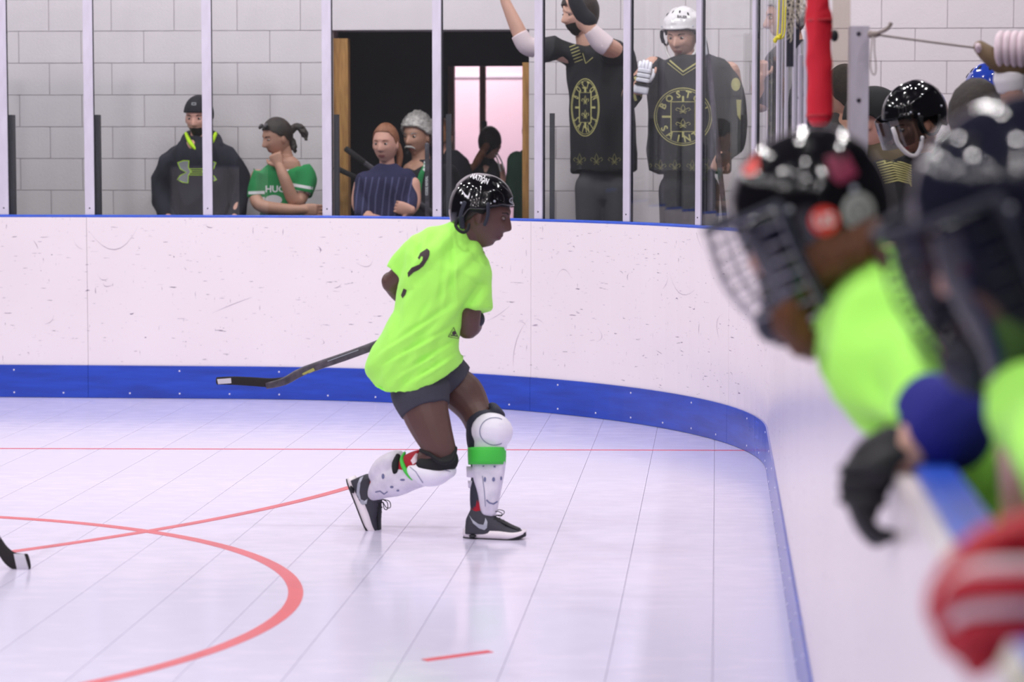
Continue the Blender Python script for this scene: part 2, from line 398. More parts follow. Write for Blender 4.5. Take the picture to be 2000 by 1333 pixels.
# ------------------------------------------------------------------ anatomy helpers
def HM(c, yaw=0, pitch=0, roll=0, s=1.0):
    """head matrix: -y is the face; yaw 90 looks right in the photo, -90 left; pitch + looks down"""
    R = math.radians
    return Matrix.Translation(c) @ Matrix.Rotation(R(yaw), 4, 'Z') @ Matrix.Rotation(R(pitch), 4, 'X') @ Matrix.Rotation(R(roll), 4, 'Y') @ Matrix.Scale(s, 4)
def g(x, c, w): return math.exp(-((x-c)/w)**2)
def head_bm(bm, MX, jaw=1.0, nose=1.0, lips=1.0, ears=True):
    U, V_ = 72, 56; rings = []
    for j in range(1, V_):
        ph = math.pi*j/V_ ; ring = []
        for i in range(U):
            u = 2*math.pi*i/U; az = u-.55*math.sin(u)      # denser round the face (az 0 = front)
            dx, dy, dz = math.sin(ph)*math.sin(az), -math.sin(ph)*math.cos(az), math.cos(ph)
            x, y, z = .074*dx, .096*dy+.004, .122*dz
            if dz < 0:
                t = -dz; x *= 1-.25*jaw*t**1.6
                y = y*(1-.5*t**1.4) if y > 0 else y*(1-.04*t)
            if dy < 0:
                f = min(1, -dy*1.6)
                nz = 0
                if -.046 < z < .018:
                    k = (z-.018)/(-.05); nz = max(0, min(1, k*1.15))*(1 if z > -.036 else max(0, (z+.046)/.010))
                y -= f*.026*nose*nz*g(x, 0, .008+.007*nz)
                y += f*.009*(g(abs(x), .031, .014)*g(z, .006, .012))
                y -= f*.005*g(z, .032, .011)*g(x, 0, .05)
                y -= f*.004*g(abs(x), .04, .018)*g(z, -.022, .018)
                y -= f*lips*(.007*g(x, 0, .021)*(g(z, -.060, .0055)+1.05*g(z, -.0735, .006))-.003*g(x, 0, .02)*g(z, -.0665, .003))
                y -= f*.006*g(x, 0, .022)*g(z, -.102, .014)
                y += f*.004*g(x, 0, .03)*g(z, -.086, .007)
            ring.append(bm.verts.new(MX @ Vector((x, y, z))))
        rings.append(ring)
    loft(bm, rings)
    if ears:
        for s in (-1, 1):
            e = MX @ Matrix.Translation((s*.075, .006, -.008)) @ Matrix.Rotation(s*.35, 4, 'Z') @ Matrix.Rotation(-.2, 4, 'X')
            sub = BM(); ell(sub, (0, 0, 0), (.007, .017, .031), u=12, v=8); xform(sub, e); addbm(bm, sub)
def face(root, MX, surf, iris='iris', brow='brow_dark', lip='lip', open_eyes=1.0, mouth=1.0, white='eye_white'):
    for s in (-1, 1):
        b = BM(); ell(b, (0, 0, 0), (.0115, .008, .0062*open_eyes), u=12, v=8); xform(b, MX @ Matrix.Translation((s*.031, -.0765, .0055)))
        e = obj('eye', b, white, root)
        b = BM(); ell(b, (0, 0, 0), (.0066, .003, .0060*min(1, open_eyes)), u=10, v=6); xform(b, MX @ Matrix.Translation((s*.030, -.083, .0055))); obj('iris', b, iris, e)
        pts = [(s*.016, .024), (s*.028, .029), (s*.046, .025), (s*.047, .021), (s*.030, .024), (s*.017, .019)]
        print_local('eyebrow', poly2d([pts]), surf, brow, root, MX)
    w = .024*mouth
    up = [(-w, -.0665), (-w*.5, -.060), (0, -.0615), (w*.5, -.060), (w, -.0665), (w*.5, -.0675), (-w*.5, -.0675)]
    lo = [(-w, -.0668), (-w*.5, -.0685), (w*.5, -.0685), (w, -.0668), (w*.45, -.078), (-w*.45, -.078)]
    print_local('lips', poly2d([up, lo]), surf, lip, root, MX)
def rimfn(keys):
    """keys: [(abs azimuth deg, z)] -> function"""
    def f(az):
        a = abs((math.degrees(az)+180) % 360-180)
        for (a0, z0), (a1, z1) in zip(keys, keys[1:]):
            if a <= a1:
                t = (a-a0)/(a1-a0); t = t*t*(3-2*t); return z0+(z1-z0)*t
        return keys[-1][1]
    return f
def cap_bm(bm, MX, rim, r=(.082, .106, .116), c=(0, .006, .02), rad=None, n=56, m=16, thick=.006, box=1.0):
    """dome over a head from a rim line up to the crown, closed with an inner skin"""
    outer, inner = [], []
    for lay, rings in ((0, outer), (1, inner)):
        k = 1 if lay == 0 else 1-thick/r[0]
        for j in range(m+1):
            ring = []
            for i in range(n):
                az = 2*math.pi*i/n; zr = rim(az); p0 = math.asin(max(-.98, min(.98, (zr-c[2])/r[2])))
                ph = p0+(math.pi/2*.985-p0)*j/m
                q = 1+(rad(az, ph, j/m) if rad and lay == 0 else 0)
                cp = abs(math.cos(ph))**box
                ring.append(bm.verts.new(MX @ Vector((c[0]+r[0]*k*q*cp*math.sin(az), c[1]-r[1]*k*q*cp*math.cos(az), c[2]+r[2]*k*q*math.sin(ph)))))
            rings.append(ring)
    rr = inner[::-1]+outer
    n_ = len(rr[0])
    for a, b in zip(rr, rr[1:]):
        for i in range(n_): bm.faces.new((a[i], a[(i+1) % n_], b[(i+1) % n_], b[i]))
    bm.faces.new(rr[0]); bm.faces.new(rr[-1])
def cap_pt(MX, az, ph, r, c, off=0):
    az, ph = math.radians(az), math.radians(ph); d = Vector((math.cos(ph)*math.sin(az), -math.cos(ph)*math.cos(az), math.sin(ph)))
    return MX @ (Vector(c)+Vector((r[0]*d.x, r[1]*d.y, r[2]*d.z))*(1+off))
HAIRRIM = [(0, .072), (35, .068), (60, .045), (78, .012), (92, .01), (112, -.03), (135, -.06), (180, -.075)]
def hair(root, MX, m, rim=HAIRRIM, r=(.082, .104, .112), amp=.03, f=40, c=(0, .008, .018), thick=.012, seed=0):
    b = BM(); cap_bm(b, MX, rimfn(rim), r=r, c=c, rad=lambda az, ph, t: amp*noise.noise(Vector((math.sin(az)*3+seed, math.cos(az)*3, ph*2.2))*f/40*1.6), n=64, m=20, thick=thick)
    return obj('hair', b, m, root, keep='hair')
HR, HC = (.102, .126, .122), (0, .008, .022)
def helmet(root, MX, m='helmet_black', strap='foam_black', strap_on=True, vents=True, key='helmet', surf='helmet', ears=True, deep=0, amp=1.0):
    rim = rimfn([(0, .052), (40, .05), (62, .038-deep*.5), (78, .018-deep), (100, .012-deep), (118, -.03-deep*.8), (140, -.055-deep*.4), (180, -.062-deep*.2)])
    def rad(az, ph, t):
        a = abs((math.degrees(az)+180) % 360-180); h = 0
        h += .022*math.exp(-((t-.02)/.05)**2)                       # rolled lip
        h += .030*(1/(1+math.exp(-(a-86)/2.5)))*(t < .93)*min(1, (1-t)*4)   # rear shell overlaps the front one
        h += .035*math.exp(-((math.degrees(ph)-34)/7)**2)*math.exp(-((a-95)/48)**2)   # side rib
        h += .030*math.exp(-((math.sin(az)*math.cos(ph))/.16)**2)*(ph > .5)            # crown rib
        h -= .030*math.exp(-((math.degrees(ph)-52)/5)**2)*math.exp(-((a-100)/40)**2)
        return h*amp
    b = BM(); cap_bm(b, MX, rim, r=HR, c=HC, rad=rad, n=96, m=30, thick=.012, box=.9); sh = obj('helmet', b, m, root, keep=surf)
    # dark padding under the shell
    b = BM(); cap_bm(b, MX, rimfn([(0, .044), (40, .042), (62, .03-deep*.5), (78, .0-deep), (90, .004-deep), (104, .0-deep), (118, -.04-deep*.6), (140, -.066), (180, -.072)]), r=(.090, .113, .112), c=HC, n=48, m=10, thick=.01); obj('padding', b, 'foam_black', sh)
    if vents:
        b = BM()
        for a, p, w in ((22, 62, 1), (-22, 62, 1), (150, 58, 1), (-150, 58, 1), (60, 50, 1), (-60, 50, 1), (128, 30, 1.2), (-128, 30, 1.2), (165, 25, 1), (-165, 25, 1)):
            pt = cap_pt(MX, a, p, HR, HC, .022); nr = (pt-MX @ Vector(HC)).normalized(); q = nr.to_track_quat('Z', 'Y').to_matrix()
            ell(b, pt, (.006*w, .014*w, .0035), rot=q, u=10, v=6)
        obj('vent', b, 'foam_black', sh)
    b = BM()
    for s in (-1, 1):
        for a, p in ((72, 8), (60, 16), (120, 2)): 
            pt = cap_pt(MX, s*a, p, HR, HC, .03); ell(b, pt, (.005, .005, .005), u=8, v=6)
    obj('screw', b, 'silver', sh)
    if ears and not deep:
        b = BM()
        for s in (-1, 1):
            pts = [(s*.098, -.032, .030), (s*.097, -.036, -.012), (s*.094, -.018, -.046), (s*.093, .012, -.052), (s*.095, .036, -.03), (s*.098, .046, .0)]
            tube(b, [(MX @ Vector(p), .006, .009) for p in pts], n=8, k=4)
            pts = [(s*.1, -.03, .028), (s*.099, -.04, .0), (s*.095, -.034, -.03)]
            tube(b, [(MX @ Vector(p), .011, .006) for p in pts], n=8, k=4)
        obj('ear_guard', b, 'foam_black', sh)
    if strap_on:
        b = BM(); pts = [(-.093, -.012, -.045), (-.08, -.035, -.085), (-.045, -.06, -.12), (0, -.068, -.13), (.045, -.06, -.12), (.08, -.035, -.085), (.093, -.012, -.045)]
        tube(b, [(MX @ Vector(p), .008, .0045) for p in pts], n=8, k=4); obj('chin_strap', b, strap, sh)
    return sh
def cage(root, MX, m='wire', dark='foam_black', rx=.118, ry=.150, nv=9, nh=9):
    def pt(a, z):
        a = math.radians(a); k = 1-.28*max(0, (-z-.03)/.12)**1.4
        return MX @ Vector((rx*math.sin(a)*k, -.012-ry*math.cos(a)*k*(1-.06*max(0, z/.05)), z))
    b = BM()
    for i in range(nv):
        a = -76+152*i/(nv-1); curve_tube(b, [pt(a, z) for z in (.055, .02, -.02, -.06, -.10, -.135, -.15)], .0018, n=6, k=2)
    for i in range(nh):
        z = .055-.205*i/(nh-1); curve_tube(b, [pt(a, z) for a in range(-80, 81, 16)], .0018, n=6, k=2)
    cg = obj('face_cage', b, m, root)
    b = BM()
    curve_tube(b, [pt(-80, .06)]+[pt(a, .06) for a in range(-64, 65, 16)]+[pt(80, .06)], .005, n=8)
    for s in (-1, 1): curve_tube(b, [pt(s*80, z) for z in (.06, .0, -.06, -.12, -.15)], .005, n=8, k=2)
    curve_tube(b, [pt(a, -.15) for a in range(-80, 81, 16)], .005, n=8, k=2)
    obj('cage_rim', b, dark, cg)
    b = BM(); ell(b, (0, 0, 0), (.045, .026, .03)); xform(b, MX @ Matrix.Translation((0, -.118, -.118))); obj('chin_cup', b, dark, cg)
    return cg
class Fig:
    """a figure laid out at true depth D; coordinates in photograph pixels, widths in the same unit"""
    def __init__(s, D): s.D = D; s.m = D/FPX
    def p(s, x, y, dz=0): return P(x, y, s.D+dz)
    def t(s, bm, pts, **k):
        """pts: (x, y, dz, half width px[, half depth px])"""
        tube(bm, [(s.p(q[0], q[1], q[2]), q[3]*s.m, (q[4] if len(q) > 4 else q[3])*s.m) for q in pts], **k)
    def e(s, bm, x, y, dz, rx, ry, rz, ang=0):
        """ellipsoid: rx across, ry depth, rz up (px), turned ang degrees in the picture plane"""
        ell(bm, s.p(x, y, dz), (rx*s.m, ry*s.m, rz*s.m), rot=Matrix.Rotation(math.radians(ang), 3, 'Y'))
    def hand(s, bm, x, y, dz, dx, dy, L=.17, w=.08, curl=.9, side=1, dyz=0, thumb=1):
        """palm at (x, y), fingers running towards (dx, dy) in the picture and curling about the grip"""
        c = s.p(x, y, dz); d = (Vector((dx, dyz, -dy))).normalized(); nrm = Vector((0, 1, 0)); nrm = (nrm-d*nrm.dot(d)).normalized(); lat = d.cross(nrm).normalized()*side
        tube(bm, [(c-d*L*.28, w*.36, w*.26), (c, w*.5, w*.2), (c+d*L*.22, w*.52, w*.17)], n=12, k=3)
        for i, l in enumerate((.42, .48, .45, .35)):
            o = c+d*L*.22+lat*w*(-.39+.26*i); a = 0; pts = [(o-d*L*.1, .0088, .0088)]; q = o; dd = d.copy()
            for sgm in (.45, .32, .23):
                a = curl*sgm*2.2; dd = (dd*math.cos(a)+nrm*math.sin(a)*1.0).normalized(); q = q+dd*L*l*sgm*1.05; pts.append((q, .0078, .0078))
            tube(bm, pts, n=8, k=2)
        o = c-d*L*.12-lat*w*.4; q1 = o+(d*.6-lat*.75).normalized()*L*.2; q2 = q1+(d*.9-lat*.1+nrm*.4*curl).normalized()*L*.18
        tube(bm, [(o, .012, .012), (q1, .0105, .0105), (q2, .0085, .0085)], n=8, k=2)
def body(root, bm, m, voxel=.005, dec=.45, key='body', name='body', smooth=2):
    b = modmesh(bm, voxel, smooth, dec); return obj(name, b, m, root, keep=key)
def cloth(root, bm, m, name, key=None, voxel=.008, amp=.012, f=(9, 9, 4), seed=0, dec=.5, smooth=4, label=None):
    b = modmesh(bm, voxel, smooth, None)
    if amp: rumple(b, amp, f, seed)
    if dec: b = modmesh(b, None, 1, dec)
    return obj(name, b, m, root, keep=key or name, label=label)
def legs(F, root, xl, xr, ytop, m='denim', w=24, shoes='shoe_black'):
    """trousers and shoes down to the floor behind the boards"""
    yb = 275+CAMH*FPX/(F.D*1.0)
    b = BM(); c = (xl+xr)/2
    F.t(b, [(c, ytop, 0, (xr-xl)/2*.95, 26), (c, ytop+50, 0, (xr-xl)/2*.9, 30)])
    for s, x in ((-1, xl+w*.8), (1, xr-w*.8)): F.t(b, [(x, ytop+40, 0, w, w), (x+s*3, (ytop+yb)/2, 0, w*.72, w*.8), (x+s*6, yb-14, 0, w*.6, w*.65)])
    obj('trousers', modmesh(b, .012, 3, .5), m, root)
    for s, x in ((-1, xl+w*.8), (1, xr-w*.8)):
        b = BM(); q = F.p(x+s*6, yb, 0); q.z = .045; tube(b, [(q+Vector((0, .06, 0)), .042, .04), (q+Vector((0, -.05, -.002)), .048, .042), (q+Vector((s*.01, -.16, -.014)), .045, .028)], n=12, side=Vector((0, 0, 1))); obj('shoe', b, shoes, root)
def hockey_glove(root, O, R, s=1.0, mains='glove_black', trim='glove_black', palm='glove_tan', name='hockey_glove', flare=1.0):
    """padded glove: local x = towards the fingers, z = back of the hand, y = across (thumb at -y)"""
    MX = Matrix.Translation(O) @ R.to_4x4() @ Matrix.Scale(s, 4)
    def rolls(lst, m, nm):
        b = BM()
        for c, r in lst: 
            sub = BM(); box(sub, -1, 1, -1, 1, -1, 1, bev=.45); xform(sub, MX @ Matrix.Translation(c) @ Matrix.Diagonal((*r, 1))); addbm(b, sub)
        return obj(nm, b, m, root)
    g0 = rolls([((-.115, 0, .0), (.032*flare, .056*flare, .046)), ], mains, name)
    rolls([((-.045+.035*i, 0, .034-.003*i), (.0155, .05, .018)) for i in range(3)], mains, 'back_roll').parent = root
    rolls([((-.0275+.035*i, 0, .030-.003*i), (.005, .049, .017)) for i in range(2)]+[((-.078, 0, .018), (.006, .055, .04))], trim, 'trim_band')
    b = BM(); sub = BM(); box(sub, -.08, .055, -.046, .046, -.022, .022, bev=.016); xform(sub, MX); addbm(b, sub); obj('palm', b, palm, root)
    for i in range(4):
        y = -.037+.025*i; L = (.9, 1, .97, .82)[i]; b = BM()
        pts = [(.045, y, .026), (.078*L, y, .020), (.098*L, y, -.006), (.096*L, y, -.034), (.074*L, y, -.052)]
        for p, q in zip(pts, pts[1:]):
            a, c = Vector(p), Vector(q); sub = BM(); tube(sub, [(a.lerp(c, .12), .0125, .0145), (a.lerp(c, .88), .012, .014)], n=10, k=1); xform(sub, MX); addbm(b, sub)
        obj('finger', b, mains, root)
    b = BM(); tube(b, [(MX @ Vector(p), .018*s, .019*s) for p in ((-.04, -.05, .0), (.0, -.068, -.012), (.035, -.066, -.03))], n=12, k=3); obj('thumb', b, mains, root)
    return g0
# ------------------------------------------------------------------ the setting
DW, DE = 16.2, 14.95            # block wall, straight end board
XS, BT = .245, 1.09             # side board face, top of the boards
FL = -9.5
def build_floor():
    b = BM(); box(b, -13, 6, -14, 23, -.06, -.006); f = sobj('floor', b, 'floor_base'); f['kind'] = 'structure'
    W_ = .3048; proto = None; x = X0TILE; i = 0
    while x > -9.6:
        if proto is None:
            b = BM(); box(b, -W_+.0009, -.0009, -14, DE+.08, -.006, 0); proto = sobj('floor_panel', b, 'floor', f); o = proto
            o.location = (0, 0, 0)
        else: o = proto.copy(); SC.collection.objects.link(o); o.parent = f
        o.location = (x0+i*-W_ if i else x, 0, 0) if False else (X0TILE-i*W_, 0, 0); i += 1; x = X0TILE-i*W_
    b = BM(); box(b, X0TILE+.001, 6, -14, DE+1.6, -.006, 0); box(b, -13, X0TILE, DE+.08, DE+1.6, -.006, 0); 
    o = sobj('walkway', b, 'ceiling', f, label='dark rubber walkway behind the boards')
X0TILE = 0.0
def backfloor(pts, w0=.05): return [G(x, y, 0) for x, y in pts]
def ribbon(name, pts, w, m, z0=0.0, z1=.0012, label=None, cat='line', closed=False, taper=None):
    """painted or taped line: thin strip with real thickness lying on the floor"""
    b = BM(); n = len(pts); L, R_ = [], []
    for i in range(n):
        a, c = pts[max(i-1, 0)], pts[min(i+1, n-1)]; d = (c-a); nr = Vector((-d.y, d.x, 0)).normalized()*w/2
        for lst, q in ((L, pts[i]+nr), (R_, pts[i]-nr)): lst.append([b.verts.new((q.x, q.y, z)) for z in (z0, z1)])
    for i in range(n-1):
        b.faces.new((L[i][1], R_[i][1], R_[i+1][1], L[i+1][1])); b.faces.new((L[i][0], L[i][1], L[i+1][1], L[i+1][0])); b.faces.new((R_[i][1], R_[i][0], R_[i+1][0], R_[i+1][1]))
    o = sobj(name, b, m); o['label'] = label; o['category'] = cat; return o
# X0TILE: seams run straight away from the camera; one lies under x = 1395 in the photograph
X0TILE = G(1393, 1200).x
while X0TILE < XS+.0: X0TILE += .3048
build_floor()
# the edge panel may reach under the side board: fine, the board stands on it
def arc(c, r, a0, a1, n): return [Vector((c[0]+r*math.cos(math.radians(a0+(a1-a0)*i/n)), c[1]+r*math.sin(math.radians(a0+(a1-a0)*i/n)), 0)) for i in range(n+1)]
ribbon('floor_line', arc((-3.41, 8.182), 2.022, -100, 130, 96), .051, 'red_line', label='red face-off circle painted on the floor, curving across the lower left', cat='floor line')
ribbon('floor_line', arc((-6.54, 12.6), 5.14, -75, -15, 60), .045, 'red_line', z0=0, z1=.0016, label='thinner red arc ending behind the rear shoe of the running player', cat='floor line')
ga, gb = G(-900, 874.5), G(1530, 880.5)
ribbon('floor_line', [ga, gb], .022, 'hash_red', label='thin straight red goal line across the far floor', cat='floor line')
ribbon('floor_line', [G(828, 1291), G(958, 1273)], .034, 'hash_red', label='short red hash mark on the near floor below the running player', cat='floor line')
# ---- end wall of painted concrete blocks
BW, BH = .4064, .2032
zA = CAMH+(VPY-60.7)*DW/FPX*1.0
zA = P(300, 60.7, DW).z
xA = P(37, 90, DW).x; xB = P(97, 150, DW).x
dx0, dx1 = P(650, 200, DW).x, P(1033, 200, DW).x
def build_wall():
    zt = 4.2; b = BM()
    box(b, -13, dx0, DW+.004, DW+.25, 0, zt); box(b, dx1, 6, DW+.004, DW+.25, 0, zt); box(b, dx0, dx1, DW+.004, DW+.25, zA, zt)
    box(b, -13, 6, DW+.004, DW+.25, zt, 6.6)
    w = sobj('wall_back', b, 'mortar'); w['kind'] = 'structure'
    # smooth painted courses out of the frame, above and below the blocks built singly
    ztop = zA+BH*3; zlow = zA-BH*8
    b = BM(); box(b, -13, dx0, DW-.004, DW+.004, 0, zlow-.004); box(b, dx1, 6, DW-.004, DW+.004, 0, zlow-.004); box(b, -13, 6, DW-.004, DW+.004, ztop+.004, 6.6)
    box(b, -13, -5.3, DW-.004, DW+.004, zlow, ztop); box(b, 2.9, 6, DW-.004, DW+.004, zlow, ztop); sobj('plain_course', b, 'block', w)
    proto = {}
    def block(xa, xb, z, row):
        xa, xb = max(xa, -5.3), min(xb, 2.9); wd = xb-xa
        if wd < .03: return
        key = round(wd, 3)
        if key not in proto:
            b = BM(); box(b, .0016, wd-.0016, -.006, .004, .0016, BH-.0016, bev=.0028); o = sobj('block', b, 'block', w); proto[key] = o
        else: o = proto[key].copy(); SC.collection.objects.link(o); o.parent = w
        o.location = (xa, DW+random.uniform(-.0008, .0008), z)
    for r in range(-8, 3):      # row r spans zA+r*BH .. +BH ; r=-1 is the first full course under the lintel
        z = zA+r*BH; x = (xA if r % 2 else xB); x = x-BW*20
        while x < 2.9:
            a, c = x, x+BW; x += BW
            if c < -5.3: continue
            if r < 0:
                if a < dx0 < c: block(a, dx0, z, r); a = dx0
                if a < dx1 < c: block(dx1, c, z, r); continue
                if a >= dx0 and c <= dx1: continue
            if r == 0:
                la, lb = dx0-.03, dx1+.09
                if a < la < c: block(a, la, z, r); continue
                if a < lb < c: block(lb, c, z, r); continue
                if a >= la and c <= lb: continue
            block(a, c, z, r)
    b = BM(); box(b, dx0-.028, dx1+.088, DW-.007, DW+.01, zA+.002, zA+BH-.002, bev=.002); sobj('lintel', b, 'lintel', w)
    return w
WALL = build_wall()
def setbox(name, a, m): b = BM(); box(b, *a); o = sobj(name, b, m); o['kind'] = 'structure'; return o
setbox('wall_left', (-13.2, -13, -14, 23, 0, 6.6), 'dark_wall'); setbox('wall_right', (6, 6.2, -14, 23, 0, 6.6), 'dark_wall')
setbox('wall_front', (-13, 6, -14.2, -14, 0, 6.6), 'dark_wall'); setbox('ceiling', (-13.2, 6.2, -14.2, 23, 6.6, 6.8), 'ceiling')
# ---- doorway in the back wall and the rooms behind it
def build_door():
    d = thing('door_1', ((dx0+dx1)/2, DW+.2, 0), None, None, kind='structure')
    px = lambda x, y, D: P(x, y, D)
    def part(name, x0, x1, y0, y1, D, th, m, label=None):
        a, c = P(x0, y1, D), P(x1, y0, D); b = BM(); box(b, a.x, c.x, D, D+th, max(a.z, 0.001), c.z); return sobj(name, b, m, d, label=label)
    part('door_post', 655, 679, 75, 780, DW+.03, .10, 'wood', 'raw timber post at the left of the doorway')
    part('door_post', 1020, 1034, 122, 780, DW+.03, .10, 'wood', 'raw timber post at the right of the doorway')
    D2 = 17.9
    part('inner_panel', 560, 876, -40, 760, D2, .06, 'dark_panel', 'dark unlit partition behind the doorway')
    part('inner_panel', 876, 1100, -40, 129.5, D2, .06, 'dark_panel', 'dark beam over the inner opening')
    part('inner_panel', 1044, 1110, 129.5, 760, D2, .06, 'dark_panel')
    part('inner_frame', 876, 886, 129.5, 760, D2-.02, .1, 'wood_dull', 'narrow inner door jamb')
    part('inner_frame', 937, 948, 129.5, 760, D2+.3, .05, 'wood_dull', 'slim wooden upright in the inner opening')
    part('latch', 941, 951, 237, 262, D2+.28, .02, 'support')
    b = BM(); a = P(560, 0, D2)
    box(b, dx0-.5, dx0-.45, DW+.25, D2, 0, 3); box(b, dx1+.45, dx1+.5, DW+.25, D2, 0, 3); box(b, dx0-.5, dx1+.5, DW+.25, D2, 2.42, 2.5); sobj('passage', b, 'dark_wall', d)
    return d
build_door()
b = BM(); box(b, -6, 1.5, 21.2, 21.3, 0, 3.4); far = sobj('wall_far', b, 'pink_wall'); far['kind'] = 'structure'
b = BM(); 
for z in (.6, 1.15, 2.05): box(b, -6, 1.5, 21.185, 21.2, z, z+.02)
for x in (-2.9, -1.95, -1.0): box(b, x, x+.02, 21.185, 21.2, 0, 3)
sobj('panel_seam', b, 'lintel', far)
b = BM(); box(b, -6, -5.9, 18.1, 21.2, 0, 3.4); box(b, 1.4, 1.5, 18.1, 21.2, 0, 3.4); sobj('side_wall', b, 'pink_wall', far)
b = BM(); box(b, -6, 1.5, 17.97, 21.2, 3.4, 3.5); sobj('room_ceiling', b, 'pink_wall', far)

# ---- rink boards: path of the playing side, from the near right, along the side, round the corner and along the end
RC = 3.05; CC = (XS-RC, DE-RC)
def path(s):
    """s = distance from the start of the corner: negative along the side, then the corner, then the end"""
    if s <= 0: return Vector((XS, CC[1]+s, 0)), Vector((-1, 0, 0))
    if s < RC*math.pi/2:
        a = s/RC; return Vector((CC[0]+RC*math.cos(a), CC[1]+RC*math.sin(a), 0)), Vector((-math.cos(a), -math.sin(a), 0))
    return Vector((CC[0]-(s-RC*math.pi/2), DE, 0)), Vector((0, -1, 0))
SEND = RC*math.pi/2+7.6
def sweep(bm, s0, s1, prof, step=.12):
    """prof: list of (offset towards the rink, z) closed polygon"""
    n = max(1, int((s1-s0)/step)) if (s1 > 0 and s0 < RC*math.pi/2) else 1; rings = []
    for i in range(n+1):
        p, nr = path(s0+(s1-s0)*i/n); rings.append([bm.verts.new(p+nr*o+Vector((0, 0, z))) for o, z in prof])
    loft(bm, rings)
def xs_to_s(px, z=1.0):
    """arc position of the board point seen at picture column px"""
    lo, hi = -9.0, SEND
    for _ in range(50):
        m_ = (lo+hi)/2; p, _n = path(m_); v = CR.transposed() @ (Vector((p.x, p.y, z))-Vector((0, 0, CAMH))); x = 1000+FPX*v.x/-v.z
        if x > px: lo = m_
        else: hi = m_
    return lo
def build_boards():
    d = thing('dasher_board', (XS, CC[1], 0), 'white rink boards with blue kickplate and blue cap rail curving round the corner', 'rink boards')
    seams = [-13.5, -8.9, -5.6, -2.9, -.35, xs_to_s(1542-8) if False else .0+1.05, xs_to_s(1037), xs_to_s(169), xs_to_s(169)+2.6, xs_to_s(169)+5.2]
    seams = sorted(seams)
    for a, c in zip(seams, seams[1:]):
        b = BM(); sweep(b, a+.001, c-.001, [(0, .195), (0, BT-.014), (-.027, BT-.014), (-.027, .195)]); sobj('board_panel', b, 'board', d)
        b = BM(); sweep(b, a+.001, c-.001, [(.008, .002), (.008, .195), (-.02, .195), (-.02, .002)]); k = sobj('kickplate', b, 'kick', d)
        n = int((c-a)/.3); b = BM()
        if c > -3:
            for i in range(n):
                p, nr = path(a+.15+i*.3); q = p+nr*.009
                for z in ((.03, .165) if i % 2 else (.03,)): tube(b, [(q+Vector((0, 0, z))-nr*.002, .005, .005), (q+Vector((0, 0, z))+nr*.001, .005, .005)], n=8, k=1, cap='flat')
            if b.verts: obj('kickplate_screw', b, 'white_plastic', k)
            else: b.free()
    b = BM(); sweep(b, -13.5, SEND, [(-.0275, .0), (-.0275, BT-.025), (-.075, BT-.025), (-.075, .0)]); sobj('frame', b, 'support', d)
    b = BM(); sweep(b, -13.5, SEND, [(-.029, BT-.024), (-.027, BT-.006), (-.033, BT), (-.078, BT), (-.084, BT-.012), (-.08, BT-.024)]); o = sobj('cap_rail', b, 'cap_blue', d)
    return d
BOARD = build_boards()
def far_end():
    n = 8; x0, x1 = -9.4, XS; w = (x1-x0)/n
    for i in range(n):
        b = BM(); box(b, x0+i*w+.001, x0+(i+1)*w-.001, -13.74, -13.72, .195, BT-.014); sobj('board_panel', b, 'board', BOARD)
        b = BM(); box(b, x0+i*w+.001, x0+(i+1)*w-.001, -13.74, -13.712, .002, .195); sobj('kickplate', b, 'kick', BOARD)
    b = BM(); box(b, x0, x1, -13.8, -13.745, BT-.03, BT); sobj('cap_rail', b, 'cap_blue', BOARD)
far_end()
def scuffs():
    b = BM(); rnd = random.Random(11)
    for k in range(150):
        s = rnd.uniform(-1.2, SEND-.5); z = .22+.82*rnd.random()**1.3; L = rnd.choice((.01, .02, .03, .05, .08, .16, .26))*rnd.uniform(.7, 1.3); a = rnd.gauss(0, .7) if rnd.random() < .7 else rnd.uniform(0, 3.1)
        cv = rnd.uniform(-1, 1)*2.2*L; w = rnd.uniform(.0007, .0016) if L > .06 else rnd.uniform(.0015, .0035); pr = None; n = 8
        for j in range(n+1):
            t = j/n; u = s+L*t*math.cos(a)-cv*t*(1-t)*math.sin(a); v = z+L*t*math.sin(a)+cv*t*(1-t)*math.cos(a)
            if not .2 < v < BT-.03: pr = None; continue
            ww = w*(.25+math.sin(math.pi*min(1, t*1.1)))*.8; p, nr = path(u); q = p+nr*.0008
            cur = [b.verts.new(q+Vector((0, 0, v-ww))), b.verts.new(q+Vector((0, 0, v+ww)))] if abs(math.cos(a)) > .5 else None
            if cur is None:
                p1, _ = path(u-ww); p2, _ = path(u+ww); cur = [b.verts.new(p1+nr*.0008+Vector((0, 0, v))), b.verts.new(p2+nr*.0008+Vector((0, 0, v)))]
            if pr: b.faces.new((pr[0], pr[1], cur[1], cur[0]))
            pr = cur
    o = sobj('scuff_marks', b, 'scuff', BOARD); o['kind'] = 'stuff'
scuffs()
